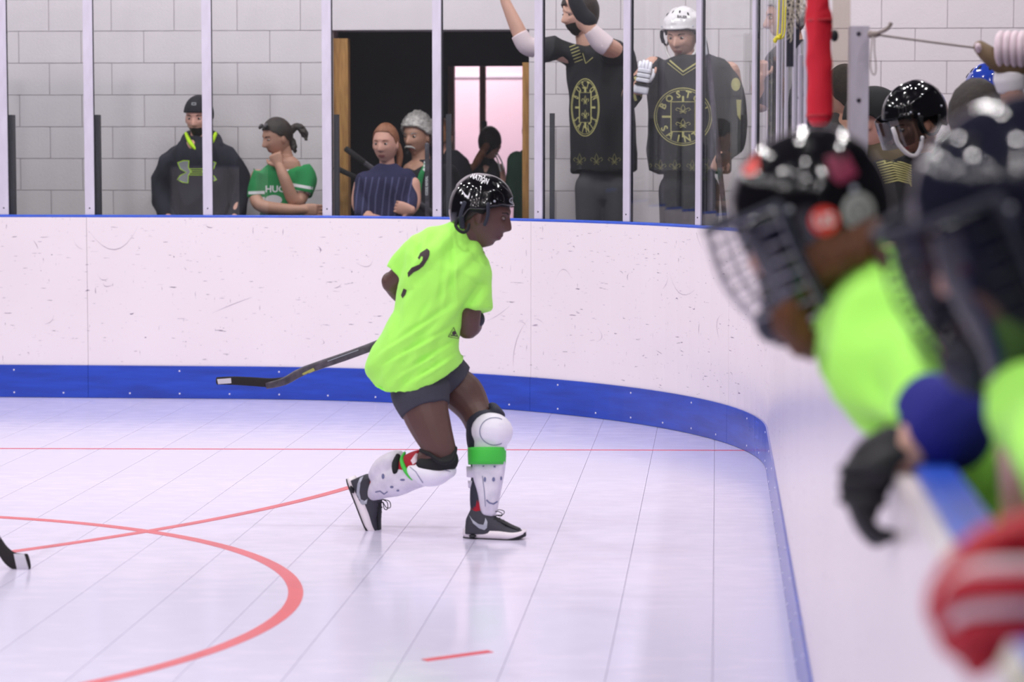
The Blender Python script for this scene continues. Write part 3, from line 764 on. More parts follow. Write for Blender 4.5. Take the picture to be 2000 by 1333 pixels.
# ---- posts and glass on the boards
postpx = [-460, -228, 2, 170.5, 402, 634, 846.5, 1042.5, 1212.5, 1350.5, 1456, 1500, 1514, 1527, 1537, 1546]
dark_support = {2, 170.5, 634, 846.5, 1042.5, -460}
ZT = 2.95
def build_glass():
    g_ = thing('glass_barrier', (XS, CC[1], BT), 'tall clear safety glass between slim white posts on top of the end boards', 'safety glass')
    S = [xs_to_s(p, 1.5) for p in postpx]
    first = None
    for i, s in enumerate(S):
        p, nr = path(s); tn = Vector((-nr.y, nr.x, 0)); ang = math.atan2(nr.y, nr.x)+math.pi/2
        tall = p.y > 9.2
        if first is None or not tall:
            h = ZT if tall else 1.53+(.36 if i % 2 else .30)
            b = BM(); box(b, -.0285, .0285, -.012, .012, BT, h, bev=.003); sub = b
            o = sobj('post', b, 'metal', g_, loc=(0, 0, 0)); kids = []
            b = BM(); box(b, .0287, .0315, -.002, .012, BT, h); kids.append(sobj('gasket', b, 'gasket', o, loc=(0, 0, 0)))
            b = BM()
            for z in (1.13, 1.4, 1.68, 1.97, 2.25): tube(b, [(Vector((0, -.011, z)), .0045, .0045), (Vector((0, -.0145, z)), .004, .004)], n=8, k=1, cap='flat', side=Vector((0, 0, 1)))
            kids.append(obj('screw', b, 'screw', o, loc=(0, 0, 0)))
            if tall: first = (o, kids)
        else:
            o = first[0].copy(); SC.collection.objects.link(o); o.parent = g_
            for c in first[1]: k = c.copy(); SC.collection.objects.link(k); k.parent = o; k.location = (0, 0, 0)
        q = p-nr*.05; o.location = Vector((q.x, q.y, 0))-g_.location; o.rotation_euler = (0, 0, ang)
        for c in o.children: c.location = (0, 0, 0)
        if postpx[i] in dark_support:
            b = BM(); c = p-nr*.12+(-tn if tn.x < 0 else tn)*.034; box(b, c.x-.012, c.x+.014, c.y-.03, c.y+.03, BT-.3, P(180, 224, DE).z); sobj('support_post', b, 'support', g_)
    for i in range(len(S)-1):
        a, c = S[i+1]+.02, S[i]-.02
        if a > c: a, c = c, a
        p, _ = path(a); h = ZT if p.y > 9.6 else 1.53+.34
        b = BM(); n = max(1, int((c-a)/.15)) if a < RC*1.57 else 1; rr = []
        for j in range(n+1):
            p, nr = path(a+(c-a)*j/n); rr.append([b.verts.new(p-nr*o_+Vector((0, 0, z))) for o_, z in ((.045, BT), (.045, h), (.055, h), (.055, BT))])
        loft(b, rr); obj('glass_pane', b, 'glass', g_, smooth=False)
    return g_
build_glass()
# ================================================================== THE RUNNING PLAYER
CREASE = [(888, 588, 742, 690, .011, 6), (892, 632, 738, 716, .010, 5), (894, 660, 770, 738, .011, 5), (896, 685, 805, 742, .010, 4), (869, 505, 858, 610, .010, 7), (850, 560, 812, 640, .007, 7), (886, 470, 885, 600, .009, 4), (905, 540, 952, 560, .006, 5), (800, 500, 796, 560, .008, 5), (880, 700, 790, 752, .007, 4), (830, 455, 800, 520, .005, 6)]
def build_runner():
    F = Fig(9.85); m = F.m
    root = thing('person', (F.p(900, 1050, 0).x, 9.85, 0), 'running player in a neon yellow-green t-shirt, black helmet and white shin guards', 'person')
    MX = HM(F.p(946, 420, .03), 84, 13, 2, 1.06)
    # ---- body: one continuous skin
    b = BM(); head_bm(b, MX, jaw=.85, nose=.85, lips=1.35)
    F.t(b, [(934, 446, .03, 26, 28), (916, 462, .02, 24, 26), (890, 492, .02, 26, 30)])
    F.t(b, [(874, 515, 0, 44, 44), (862, 550, 0, 60, 58), (840, 620, 0, 56, 54), (822, 690, .02, 60, 50), (835, 735, .03, 58, 50)])
    # upper arm, elbow and forearm, image right (her right arm)
    F.t(b, [(922, 505, .04, 28), (920, 560, .0, 26), (915, 615, -.02, 25), (914, 640, -.01, 23)])
    F.t(b, [(914, 638, -.01, 24), (922, 634, .10, 21), (926, 618, .20, 16), (915, 606, .27, 12)])
    F.hand(b, 903, 602, .30, -.6, .35, curl=1.3, side=-1)
    # her left arm
    F.t(b, [(806, 508, .02, 20), (784, 534, .03, 20), (765, 553, .05, 20)])
    F.t(b, [(764, 550, .05, 20), (780, 572, .10, 19), (808, 598, .18, 15), (832, 622, .26, 12)])
    F.hand(b, 846, 632, .30, .8, .5, curl=1.3, side=1)
    # near leg (bent back)
    F.t(b, [(824, 738, -.02, 50, 44), (828, 792, -.06, 48, 46), (842, 835, -.09, 41, 40), (857, 872, -.11, 33, 33), (862, 890, -.11, 31, 31)])
    F.t(b, [(860, 888, -.11, 31, 31), (826, 910, -.07, 27, 28), (790, 925, -.02, 27, 28), (752, 940, .06, 17, 18), (725, 952, .11, 13, 14)])
    # far leg
    F.t(b, [(868, 738, .10, 38, 44), (905, 770, .09, 42, 44), (928, 805, .06, 33, 35), (943, 840, .0, 31, 32)])
    F.t(b, [(944, 838, .0, 31, 32), (947, 880, -.03, 27, 28), (946, 925, -.05, 25, 27), (938, 965, -.07, 17, 18), (931, 1005, -.08, 14, 15)])
    body(root, b, 'skin_dark', voxel=.0042, dec=.5, key='runner_body', smooth=2)
    face(root, MX, 'runner_body', lip='lip_dark', mouth=.95, white='eye_dim')
    b = BM(); cap_bm(b, MX, rimfn([(0, .075), (60, .05), (80, .02), (95, .0), (112, -.03), (140, -.06), (180, -.075)]), r=(.081, .104, .112), n=40, m=10); obj('hair', b, 'hair_dark', root)
    h = helmet(root, MX @ Matrix.Translation((0, .008, .002)) @ Matrix.Rotation(-.03, 4, 'X') @ Matrix.Diagonal((.96, .93, .99, 1)), 'helmet_black', strap_on=False, surf='runner_helmet', ears=False)
    for s in (-1, 1):
        b = BM(); tube(b, [(MX @ Vector(p), .007, .015) for p in ((s*.095, -.022, .045), (s*.094, -.030, .005), (s*.090, -.026, -.03))], n=12, side=Vector((0, 1, 0))); obj('temple_pad', b, 'foam_navy', h)
        b = BM(); tube(b, [(MX @ Vector(p), .011, .007) for p in ((s*.09, .062, .03), (s*.083, .066, -.02), (s*.07, .056, -.06))], n=12); obj('rear_strap', b, 'foam_navy', h)
    b = BM(); tube(b, [(F.p(x, y, z), 3.2*m, 2.2*m) for x, y, z in ((893, 428, -.06), (890, 440, -.07), (896, 450, -.085), (906, 454, -.09), (914, 448, -.09), (916, 438, -.085))], n=8); obj('chin_strap', b, 'foam_black', h)
    # helmet prints
    print_on('lettering', text_px('NATION', 937, 349, 11, rot=22, sx=.62), 'runner_helmet', 'white_print', h, step=3, off=.003, label='white block lettering on the side of the helmet')
    sw = [(900.5, 369), (903, 372), (910, 381), (914, 383), (917, 376), (918, 379), (916, 386), (912, 387), (906, 381)]
    print_on('logo', poly2d([sw]), 'runner_helmet', 'white_print', h, step=3, off=.003, label='white curved tick emblem at the back of the helmet')
    b2 = poly2d(stroke(oval(1003, 392, 7.5, 5.5, 20), 1.6, True)); addbm(b2, poly2d([[(999, 393), (1003, 389), (1007, 390), (1003, 394), (1001, 396)]]))
    print_on('badge', b2, 'runner_helmet', 'silver', h, step=3, off=.003, label='small oval maker badge at the front of the helmet')
    # ---- t-shirt
    b = BM()
    def ring(cx, cy, dz, ax, ay, az, bx, by, bz, n=36, ex=2.3):
        A = F.p(cx+ax, cy+ay, dz+az)-F.p(cx, cy, dz); B = F.p(cx+bx, cy+by, dz+bz)-F.p(cx, cy, dz); c = F.p(cx, cy, dz); r = []
        for i in range(n):
            ph = 2*math.pi*i/n; cs, sn = math.cos(ph), math.sin(ph); cs = math.copysign(abs(cs)**(2/ex), cs); sn = math.copysign(abs(sn)**(2/ex), sn)
            r.append(b.verts.new(c+A*cs+B*sn))
        return r
    R_ = [ring(915, 448, .02, 20, 17, 0, 6, -6, .055), ring(904, 456, .02, 34, 20, 0, 8, -8, .078), ring(885, 470, .02, 50, 24, 0, 6, -6, .10), ring(874, 488, .01, 72, 26, 0, 4, -6, .125),
          ring(868, 515, 0, 80, 24, 0, 4, -4, .14), ring(857, 550, 0, 76, 20, 0, 2, -2, .145), ring(843, 590, 0, 70, 16, 0, 0, 0, .145), ring(834, 625, 0, 65, 16, 0, 0, 0, .15),
          ring(822, 655, 0, 74, 12, 0, 0, 0, .155), ring(813, 690, 0, 86, 8, 0, 0, -4, .16), ring(810, 704, 0, 90, -4, 0, 0, -14, .165), ring(812, 718, 0, 92, -19, 0, 3, -30, .165), ring(814, 725, 0, 89, -24, 0, 6, -38, .158)]
    loft(b, R_)
    F.t(b, [(893, 488, .03, 36, 44), (915, 512, .03, 40, 44), (922, 545, .01, 37, 42), (924, 580, -.01, 37, 40), (925, 606, -.02, 38, 38)], cap='flat', n=20)
    F.t(b, [(828, 488, .02, 34, 42), (806, 506, .02, 34, 38), (790, 524, .03, 32, 36), (776, 539, .03, 29, 33)], cap='flat', n=20)
    b = modmesh(b, .007, 5, None)
    # wrinkles: long soft ridges fanning from the far shoulder and pulled across the waist
    b.normal_update()
    for v in b.verts:
        c = v.co; x, z = c.x/m, c.z/m
        w = .75*x-.66*z; u = .66*x+.75*z
        h = noise.noise(Vector((w*.045+3, u*.006, c.y*3)))*.020+noise.noise(Vector((x*.045, z*.012, c.y*5+9)))*.010
        low = max(0, min(1, (230*1.0-(z-80))/160)) if z < 310 else 0
        h += noise.noise(Vector((w*.055, u*.008, 4)))*.010*low
        if c.y < 9.9:
            iv = CR.transposed() @ (c-Vector((0, 0, CAMH))); qx, qy = 1000+FPX*iv.x/-iv.z, 666.5-FPX*iv.y/-iv.z
            for x0, y0, x1, y1, am, w_ in CREASE:
                dx, dy = x1-x0, y1-y0; L2 = dx*dx+dy*dy; t_ = ((qx-x0)*dx+(qy-y0)*dy)/L2
                if -.1 < t_ < 1.1:
                    dd = ((qx-x0)*dy-(qy-y0)*dx)/math.sqrt(L2); env = max(0, 1-abs(t_-.5)*1.8)
                    h += am*env*(math.exp(-((dd-w_)/w_)**2)-1.2*math.exp(-(dd/(w_*.8))**2))
        v.co = c+v.normal*h*(.45 if F.p(800, 560).z < c.z and c.x < F.p(815, 500).x else 1)
    b = modmesh(b, None, 1, .5)
    shirt = obj('t_shirt', b, 'neon', root, keep='runner_shirt')
    two = [[(834, 485.5), (839, 490), (839, 498), (836, 506), (827, 520), (817, 528), (808, 532), (797, 542), (796, 533), (804, 523), (819, 517), (825, 509), (826, 502), (822, 500), (819, 507), (816, 504), (821, 494)]]
    print_on('number', poly2d(two), 'runner_shirt', 'print_dark', shirt, step=6, off=.003, label='dark printed number two partly folded into the back')
    print_on('number', poly2d([[(783, 577), (788, 564), (794, 567), (792, 575), (786, 583)]]), 'runner_shirt', 'print_dark', shirt, step=4, off=.003)
    b2 = poly2d(stroke([(876, 658), (886, 640), (896, 662)], 2, True)+stroke([(880, 655), (893, 657)], 2)+[oval(887, 651, 4, 4, 10)]); print_on('badge', b2, 'runner_shirt', 'print_dark', shirt, step=3, off=.003, label='small dark triangular print at the side of the waist')
    # ---- shorts
    b = BM(); F.t(b, [(820, 735, -.0, 58, 50), (822, 765, -.045, 60, 58), (828, 790, -.06, 54, 53), (832, 803, -.07, 50, 50)], cap='flat', n=20)
    F.t(b, [(850, 715, .07, 52, 60), (876, 740, .085, 49, 56), (889, 752, .09, 46, 52)], cap='flat', n=20)
    F.t(b, [(830, 690, .03, 56, 52), (834, 735, .03, 62, 58)], cap='flat', n=20)
    cloth(root, b, 'charcoal', 'shorts', voxel=.007, amp=.004, smooth=3)
    # elbow pad seen past the arm
    b = BM(); F.e(b, 938, 624, .02, 9, 18, 14); obj('elbow_pad', b, 'foam_navy', root)
    # ---- far leg guard
    def guard(nm, knee, pl, strap, sockp, sleeve, extra):
        pass
    b = BM(); F.t(b, [(942, 824, .02, 34, 36), (946, 836, .0, 36, 37), (944, 858, -.01, 34, 34), (943, 880, -.02, 30, 31)], cap='flat', n=20); F.t(b, [(966, 797, .03, 9, 18), (974, 808, .0, 10, 20)]); cloth(root, b, 'foam_navy', 'knee_sleeve', voxel=.006, amp=.003)
    b = BM(); F.t(b, [(946, 878, -.03, 31, 31), (946, 925, -.05, 28, 29), (937, 965, -.07, 20, 20), (935, 1004, -.08, 15, 16)], cap='flat', n=20); sk = cloth(root, b, 'foam_navy', 'sock', voxel=.006, amp=.003, key='sock_far')
    b = BM(); F.t(b, [(938, 958, -.072, 17.5, 18.5), (935, 985, -.078, 15.8, 16.8), (935, 1006, -.08, 15.6, 16.6)], cap='flat', n=18); obj('ankle_band', b, 'red_sock', sk)
    gd = None
    b = BM(); F.t(b, [(958, 872, -.045, 31, 26), (955, 905, -.06, 33, 27), (954, 935, -.072, 30, 26), (955, 965, -.085, 23, 24), (955, 985, -.095, 19, 21), (955, 997, -.097, 17, 15)], cap='round', n=24, ex=2.6)
    gd = cloth(root, b, 'white_scuff', 'shin_guard', key='guard_far', voxel=.005, amp=0, dec=.4, smooth=2)
    b = BM(); F.e(b, 961, 843, -.048, 42, 38, 37, 8); F.t(b, [(958, 862, -.05, 33, 30), (957, 880, -.052, 33, 30)], cap='flat')
    kc = obj('knee_cap', modmesh(b, .005, 3, .5), 'white_plastic', gd, keep='cap_far')
    print_on('cap_seam', poly2d(stroke(oval(966, 843, 29, 27, 28, 60, 300), 1.3)), 'cap_far', 'pad_mark', gd, step=4, off=.002)
    b = BM(); F.t(b, [(951, 875, -.05, 38, 40), (951, 891, -.055, 38, 41), (951, 908, -.06, 37, 38)], cap='flat', n=28, k=2); obj('strap', b, 'green_strap', gd)
    b = BM()
    F.t(b, [(945, 913, -.035, 35, 30), (944, 934, -.04, 33, 29)], cap='flat', k=1, n=24); F.t(b, [(942, 944, -.045, 29, 27), (940, 957, -.05, 26, 25)], cap='flat', k=1, n=24)
    obj('side_band', b, 'white_scuff', gd)
    marks = [oval(947, 937, 2.5, 5, 12), oval(964, 937, 3, 4.5, 12), oval(979, 935, 2, 4, 10), oval(944, 911, 2, 1.6, 8), oval(966, 912, 2.5, 2, 8)]
    print_on('vent', poly2d(marks), 'guard_far', 'pad_mark', gd, step=4)
    print_on('logo', poly2d(stroke([(950, 977), (956, 983), (964, 985), (972, 980)], 3)), 'guard_far', 'pad_mark', gd, step=4)
    print_on('rib', poly2d(stroke([(942, 930), (946, 960), (948, 990)], 1.2)), 'guard_far', 'pad_mark', gd, step=5)
    # ---- near leg guard
    b = BM(); F.t(b, [(822, 880, -.12, 5, 5), (840, 888, -.17, 5, 6), (862, 903, -.19, 5, 6), (882, 898, -.17, 5, 6), (889, 876, -.11, 5, 6)], n=10); F.t(b, [(870, 900, -.113, 26, 33), (856, 908, -.11, 28, 34), (838, 912, -.10, 27, 32)], cap='round', n=20); cloth(root, b, 'foam_black', 'knee_sleeve', voxel=.006, amp=.003)
    b = BM(); F.t(b, [(832, 905, -.08, 30, 32), (800, 918, -.03, 31, 31), (764, 934, .04, 22, 22), (725, 952, .11, 16, 16)], cap='flat', n=20); sk = cloth(root, b, 'red_sock', 'sock', voxel=.006, amp=.003, key='sock_near')
    print_on('stripe', poly2d([[(802, 900), (812, 886), (830, 887), (836, 894), (818, 900), (806, 908)]]), 'sock_near', 'sock_white', sk, step=5, off=.004, label='white band on the red sock')
    b = BM(); F.t(b, [(788, 902, -.02, 19, 33), (780, 906, -.0, 19, 33)], cap='flat', n=20, ex=2.6); F.t(b, [(777, 911, 0, 26, 32), (766, 914, .01, 26, 32)], cap='flat', n=20); 
    b.free(); b = BM()
    F.t(b, [(842, 926, -.10, 20, 34), (808, 930, -.05, 27, 33), (778, 938, -.01, 31, 32), (754, 946, .04, 27, 28), (738, 958, .07, 20, 22), (728, 968, .085, 12, 14)], cap='round', n=24, ex=2.5)
    F.t(b, [(772, 902, .0, 22, 28), (752, 914, .03, 24, 28), (741, 926, .05, 21, 25)], cap='round', n=20, ex=2.4)
    gd = cloth(root, b, 'white_scuff', 'shin_guard', key='guard_near', voxel=.005, amp=0, dec=.4, smooth=2)
    b = BM(); F.t(b, [(876, 922, -.12, 14, 30), (856, 925, -.11, 24, 38), (832, 924, -.09, 26, 38), (812, 918, -.06, 16, 32), (800, 912, -.05, 8, 20)], cap='round', n=24); obj('knee_cap', modmesh(b, .005, 3, .5), 'white_plastic', gd, keep='cap_near')
    print_on('cap_seam', poly2d(stroke([(800, 912), (812, 922), (820, 935), (826, 944)], 1.3)+stroke([(812, 907), (830, 904), (850, 912), (880, 922)], 1.2)), 'cap_near', 'pad_mark', gd, step=4)
    b = BM(); F.t(b, [(790, 886, -.03, 3, 4), (785, 898, -.07, 4.5, 5), (789, 914, -.105, 4.5, 5), (800, 930, -.12, 4.5, 5), (815, 941, -.12, 4.5, 5), (826, 946, -.10, 3, 4)], n=10); obj('strap', b, 'green_strap', gd)
    b = BM(); F.t(b, [(777, 893, -.03, 5, 8), (773, 908, -.06, 8, 9), (772, 921, -.075, 6, 7)], n=12, ex=3); obj('buckle', b, 'foam_black', gd)
    print_on('vent', poly2d([oval(748, 931, 3, 5.5, 10), oval(765, 952, 3.5, 2.4, 10), oval(777, 959, 3, 2, 10), oval(786, 938, 5, 2, 10)]), 'guard_near', 'pad_mark', gd, step=4)
    print_on('logo', poly2d(stroke([(733, 962), (742, 960), (750, 966), (757, 961)], 2.5)), 'guard_near', 'pad_mark', gd, step=4)
    # ---- shoes (local: x to the toe, z up, y across), metres
    def shoe(T, key, tick):
        sh_b = BM(); prof = [(-.118, .032, .080, .022), (-.10, .036, .118, .030), (-.065, .037, .128, .032), (-.03, .038, .118, .033), (.01, .041, .088, .036), (.05, .046, .058, .042), (.085, .045, .045, .043), (.112, .036, .036, .036), (.124, .018, .030, .018)]
        rings = []
        for x, w, h, w2 in prof:
            r = []
            for i in range(20):
                ph = 2*math.pi*i/20; cs, sn = math.cos(ph), math.sin(ph); top = sn > 0
                y = w*math.copysign(abs(cs)**.75, cs)*(1-.35*max(0, sn)**2 if h > .07 else 1-.15*max(0, sn)**2); z = .022+(h-.022)*(abs(sn)**.8 if top else 0)-(.006*abs(sn) if not top else 0)
                r.append(sh_b.verts.new((x, y, z)))
            rings.append(r)
        loft(sh_b, rings); sh_b = modmesh(sh_b, .003, 2, .5); xform(sh_b, T)
        s = obj('shoe', sh_b, 'shoe_grey', root, keep=key)
        def sole(lo, hi, grow, m_, nm, x0=-.13, x1=.13):
            b = BM(); rr = []; N_ = 20
            for j in range(N_+1):
                x = x0+(x1-x0)*j/N_; k = (x+.13)/.26; w = .036+.013*math.sin(min(1, k*1.1)*math.pi*.9)**2*(k > .3)*1.0
                w = (.030+.018*k-.004*math.sin(k*6))*math.sqrt(max(.02, 1-abs((x)/.131)**4))+grow
                zt = hi(x); zb = lo(x); rr.append([b.verts.new((x, y_, z_)) for y_, z_ in ((-w*.96, zb), (w*.96, zb), (w, (zt+zb)/2), (w*.95, zt), (-w*.95, zt), (-w, (zt+zb)/2))])
            loft(b, rr); xform(b, T); return obj(nm, b, m_, s)
        toe = lambda x: .012*max(0, (x-.06)/.07)**2
        sole(lambda x: .004+toe(x), lambda x: (.036 if x < .03 else .036-.13*(x-.03)*.9)+toe(x)*1.2, .004, 'rubber_white', 'midsole')
        sole(lambda x: .0+toe(x), lambda x: .005+toe(x)+(.014*max(0, (x-.06)/.07)), .005, 'rubber_black', 'outsole')
        b = BM(); tube(b, [(Vector((-.085, -.037, .014)), .016, .006), (Vector((-.085, -.044, .012)), .014, .006)], n=12, k=1, side=Vector((0, 0, 1))); xform(b, T); obj('heel_pod', b, 'rubber_black', s)
        b = BM(); tube(b, [(Vector((-.005, 0, .085)), .020, .008), (Vector((.03, 0, .070)), .024, .008), (Vector((.065, 0, .054)), .026, .006), (Vector((.10, 0, .038)), .024, .008)], n=14, side=Vector((0, 0, 1))); xform(b, T); obj('toe_panel', b, 'shoe_black', s)
        b = BM()
        for i in range(5):
            x = .0+.016*i; z = .092-.0085*i*1.05; curve_tube(b, [(x, -.024, z-.012), (x+.006, 0, z+.002), (x, .024, z-.012)], .0022)
        for sg in (-1, 1): curve_tube(b, [(-.005, 0, .098), (.012, sg*.02, .115), (.035, sg*.03, .108), (.03, sg*.02, .095), (.005, 0, .096)], .0018)
        xform(b, T); obj('laces', b, 'rubber_black', s)
        print_on('logo', poly2d(tick), key, 'silver', s, step=4, off=.0015, label='silver curved tick on the side of the shoe')
        return s
    T1 = Matrix.Translation(F.p(966, 1053, -.10)) ; T1.translation.z = 0.0; T1 = T1 @ Matrix.Rotation(math.radians(-4), 4, 'Z') @ Matrix.Scale(.94, 4)
    shoe(T1, 'shoe_far', [[(916, 1006), (922, 1015), (934, 1024), (944, 1026), (947, 1018), (948, 1012), (952, 1020), (951, 1032), (946, 1036), (936, 1033), (924, 1023)]])
    o = F.p(725, 988, .10); xd = Vector((.40, -.05, -.917)).normalized(); zd = Vector((.917, -.05, .40)); zd = (zd-xd*zd.dot(xd)).normalized(); yd = zd.cross(xd)
    T2 = Matrix(((xd.x, yd.x, zd.x, o.x-zd.x*.05), (xd.y, yd.y, zd.y, o.y), (xd.z, yd.z, zd.z, o.z-zd.z*.05), (0, 0, 0, 1))) @ Matrix.Scale(1.04, 4)
    shoe(T2, 'shoe_near', [[(710, 930), (704, 944), (702, 962), (705, 976), (712, 979), (718, 975), (716, 985), (708, 987), (699, 980), (696, 965), (698, 946), (703, 934)]])
    return root
build_runner()
# ---- the runner's stick
def build_stick():
    F = Fig(10.13); m = F.m
    r = thing('hockey_stick', F.p(540, 745), 'dark hockey stick carried by the running player, blade in the air', 'hockey stick')
    b = BM(); F.t(b, [(520, 754, 0, 6.5, 5), (556, 745, 0, 8, 5.5), (598, 723, 0, 8.5, 6), (720, 680, .02, 8.5, 7), (903, 604, .04, 8.5, 7), (928, 595, .05, 8.5, 7)], cap='flat', ex=4, k=3, n=16); obj('shaft', b, 'stick_dark', r, keep='stick_shaft')
    b = BM(); F.t(b, [(556, 744, 0, 7.5, 3.5), (530, 748, 0, 9, 3), (495, 746, -.005, 9, 2.5), (455, 744, -.02, 8.5, 2.5), (424, 744.5, -.03, 7.5, 2.5)], cap='round', ex=3, n=16); bl = obj('blade', b, 'tape_black', r, keep='stick_blade')
    print_on('blade_end_tape', poly2d([[(424, 741), (451, 739), (452, 749), (426, 751)]]), 'stick_blade', 'tape_white', bl, step=4, label='pale strip of tape near the toe')
    print_on('decal', poly2d([[(590, 730), (612, 719), (615, 724), (593, 736)]]), 'stick_shaft', 'stick_decal', r, step=4, label='yellow marking on the lower shaft')
    b2 = text_px('LACROIX', 660, 704, 7, rot=-20, sx=1.2) if False else poly2d(stroke([(640, 706), (700, 684)], 1.5)); print_on('stripe', b2, 'stick_shaft', 'silver', r, step=4)
    F = Fig(G(30, 1112).y)
    r = thing('hockey_stick', F.p(30, 1116), 'hockey stick with white-taped blade on the floor at the left edge', 'hockey stick')
    b = BM(); F.t(b, [(56, 1097, 0, 16, 3), (40, 1099, 0, 18, 3.2), (22, 1093, .0, 16, 3.5), (6, 1076, .01, 12, 4), (-8, 1050, .03, 8, 5)], ex=3, n=16); bl = obj('blade', b, 'tape_black', r, keep='blade2')
    print_on('toe_tape', poly2d([[(26, 1080), (46, 1078), (56, 1112), (34, 1118)]]), 'blade2', 'tape_white', bl, step=5, label='white tape over the toe')
    b = BM(); F.t(b, [(-4, 1058, .02, 8, 6), (-60, 940, .1, 7, 6), (-300, 440, .5, 7, 6)], ex=4, cap='flat'); obj('shaft', b, 'stick_dark', r)
build_stick()
# ================================================================== SPECTATORS BEHIND THE END BOARDS
def stripes(root, F, pts, m, name, parent=None, w=1.06, label=None):
    """a knitted or sewn band round a limb or trunk"""
    b = BM(); F.t(b, [(x, y, dz, h*w, (d if d else h)*w) for x, y, dz, h, d in pts], cap='flat', n=22, k=2); return obj(name, b, m, parent or root, label=label)
def torso(F, b, cx, top, bot, hw, dep=30, sh=None, lean=0, belly=1.0):
    """shirt trunk: shoulders at top, straight down to bot"""
    sh = sh or hw
    F.t(b, [(cx, top-8, 0, sh*.30, dep*.5), (cx, top+2, 0, sh*.55, dep*.65), (cx, top+18, 0, sh*.86, dep*.9), (cx+lean*.2, top+45, 0, hw, dep), (cx+lean*.5, (top+bot)/2+10, 0, hw*.94, dep*belly), (cx+lean, bot, 0, hw*.97, dep*belly)], n=26, ex=2.3, cap='flat')
def person_root(F, x, label, group=None):
    q = F.p(x, 400, 0); return thing('person', (q.x, q.y, 0), label, 'person', group)
def man_hoodie():
    F = Fig(15.86); root = person_root(F, 392, 'man in a black cap and dark hooded sweatshirt with neon lining')
    MX = HM(F.p(388, 230), -8, 8, 0, 1.05)
    b = BM(); head_bm(b, MX); F.t(b, [(389, 250, .02, 17), (390, 285, .02, 18)]); F.t(b, [(392, 290, 0, 40, 26), (392, 420, 0, 44, 26)])
    F.t(b, [(322, 330, 0, 14), (314, 380, -.02, 13), (330, 428, -.12, 11)]); F.t(b, [(462, 330, 0, 14), (470, 380, -.02, 13), (456, 428, -.12, 11)])
    F.hand(b, 336, 436, -.14, .6, .7, curl=.7); F.hand(b, 450, 436, -.14, -.6, .7, curl=.7, side=-1)
    body(root, b, 'skin_pink', key='b1'); face(root, MX, 'b1')
    print_local('beard', poly2d([[(-.04, -.05), (-.02, -.052), (0, -.05), (.02, -.052), (.04, -.05), (.035, -.09), (.015, -.112), (-.015, -.112), (-.035, -.09)]]), 'b1', 'brow_dark', root, MX, off=.0025)
    b = BM(); cap_bm(b, MX, rimfn([(0, .045), (60, .04), (90, .03), (130, -.02), (180, -.035)]), r=(.088, .108, .112), c=(0, .006, .022)); cp = obj('cap', b, 'black_cloth', root, keep='cap1')
    print_on('emblem', poly2d(stroke([(375, 201), (382, 201)], 1.4)+stroke([(375, 205), (382, 205)], 1.4)+[[(374, 200), (376, 203), (374, 206)], [(383, 200), (381, 203), (383, 206)]]), 'cap1', 'logo_grey', cp, step=3, label='tiny grey emblem on the cap')
    b = BM(); torso(F, b, 393, 276, 440, 62, 34, sh=78); F.t(b, [(350, 300, 0, 18, 22), (327, 325, 0, 21, 25), (315, 365, 0, 20, 22), (320, 405, -.05, 18, 20), (332, 430, -.12, 15)]); F.t(b, [(436, 300, 0, 18, 22), (459, 325, 0, 21, 25), (470, 365, 0, 19, 22), (466, 405, -.05, 17, 20), (454, 430, -.12, 15)])
    cloth(root, b, 'hoodie', 'sweatshirt', key='hood1', amp=.02, seed=2)
    b = BM(); F.t(b, [(360, 282, -.02, 10), (368, 268, .06, 12), (390, 262, .11, 12), (418, 268, .06, 12), (428, 286, -.02, 10)], n=12); obj('hood', modmesh(b, .008, 3, .5), 'hoodie', root)
    b = BM(); F.t(b, [(364, 262, -.03, 3.5, 6), (372, 280, -.07, 4.5, 6), (384, 293, -.085, 3, 4), (390, 296, -.085, 2, 3)], n=10); F.t(b, [(421, 262, -.03, 3.5, 6), (412, 280, -.07, 4.5, 6), (397, 293, -.085, 3, 4), (390, 296, -.085, 2, 3)], n=10); obj('hood_lining', b, 'hoodie_neon', root, label='neon yellow hood lining')
    up = [[(347, 318), (358, 314), (369, 314), (368, 328), (374, 335), (368, 342), (367, 358), (356, 356), (346, 351), (352, 343), (364, 337), (352, 330)]]
    rt = [[(2*384.5-x, y) for x, y in p] for p in up]; bars = [[(370, 330), (399, 330), (399, 334), (370, 334)], [(370, 338), (399, 338), (399, 342), (370, 342)]]
    print_on('logo', poly2d(up+rt), 'hood1', 'logo_grey', root, step=5, label='grey chest emblem of two mirrored curves')
    print_on('logo_outline', poly2d(stroke(up[0], 1.6, True)+stroke(rt[0], 1.6, True)+stroke(bars[0], 1.2, True)+stroke(bars[1], 1.2, True)), 'hood1', 'hoodie_neon', root, step=5, off=.004)
    legs(F, root, 345, 440, 425, 'denim')
man_hoodie()
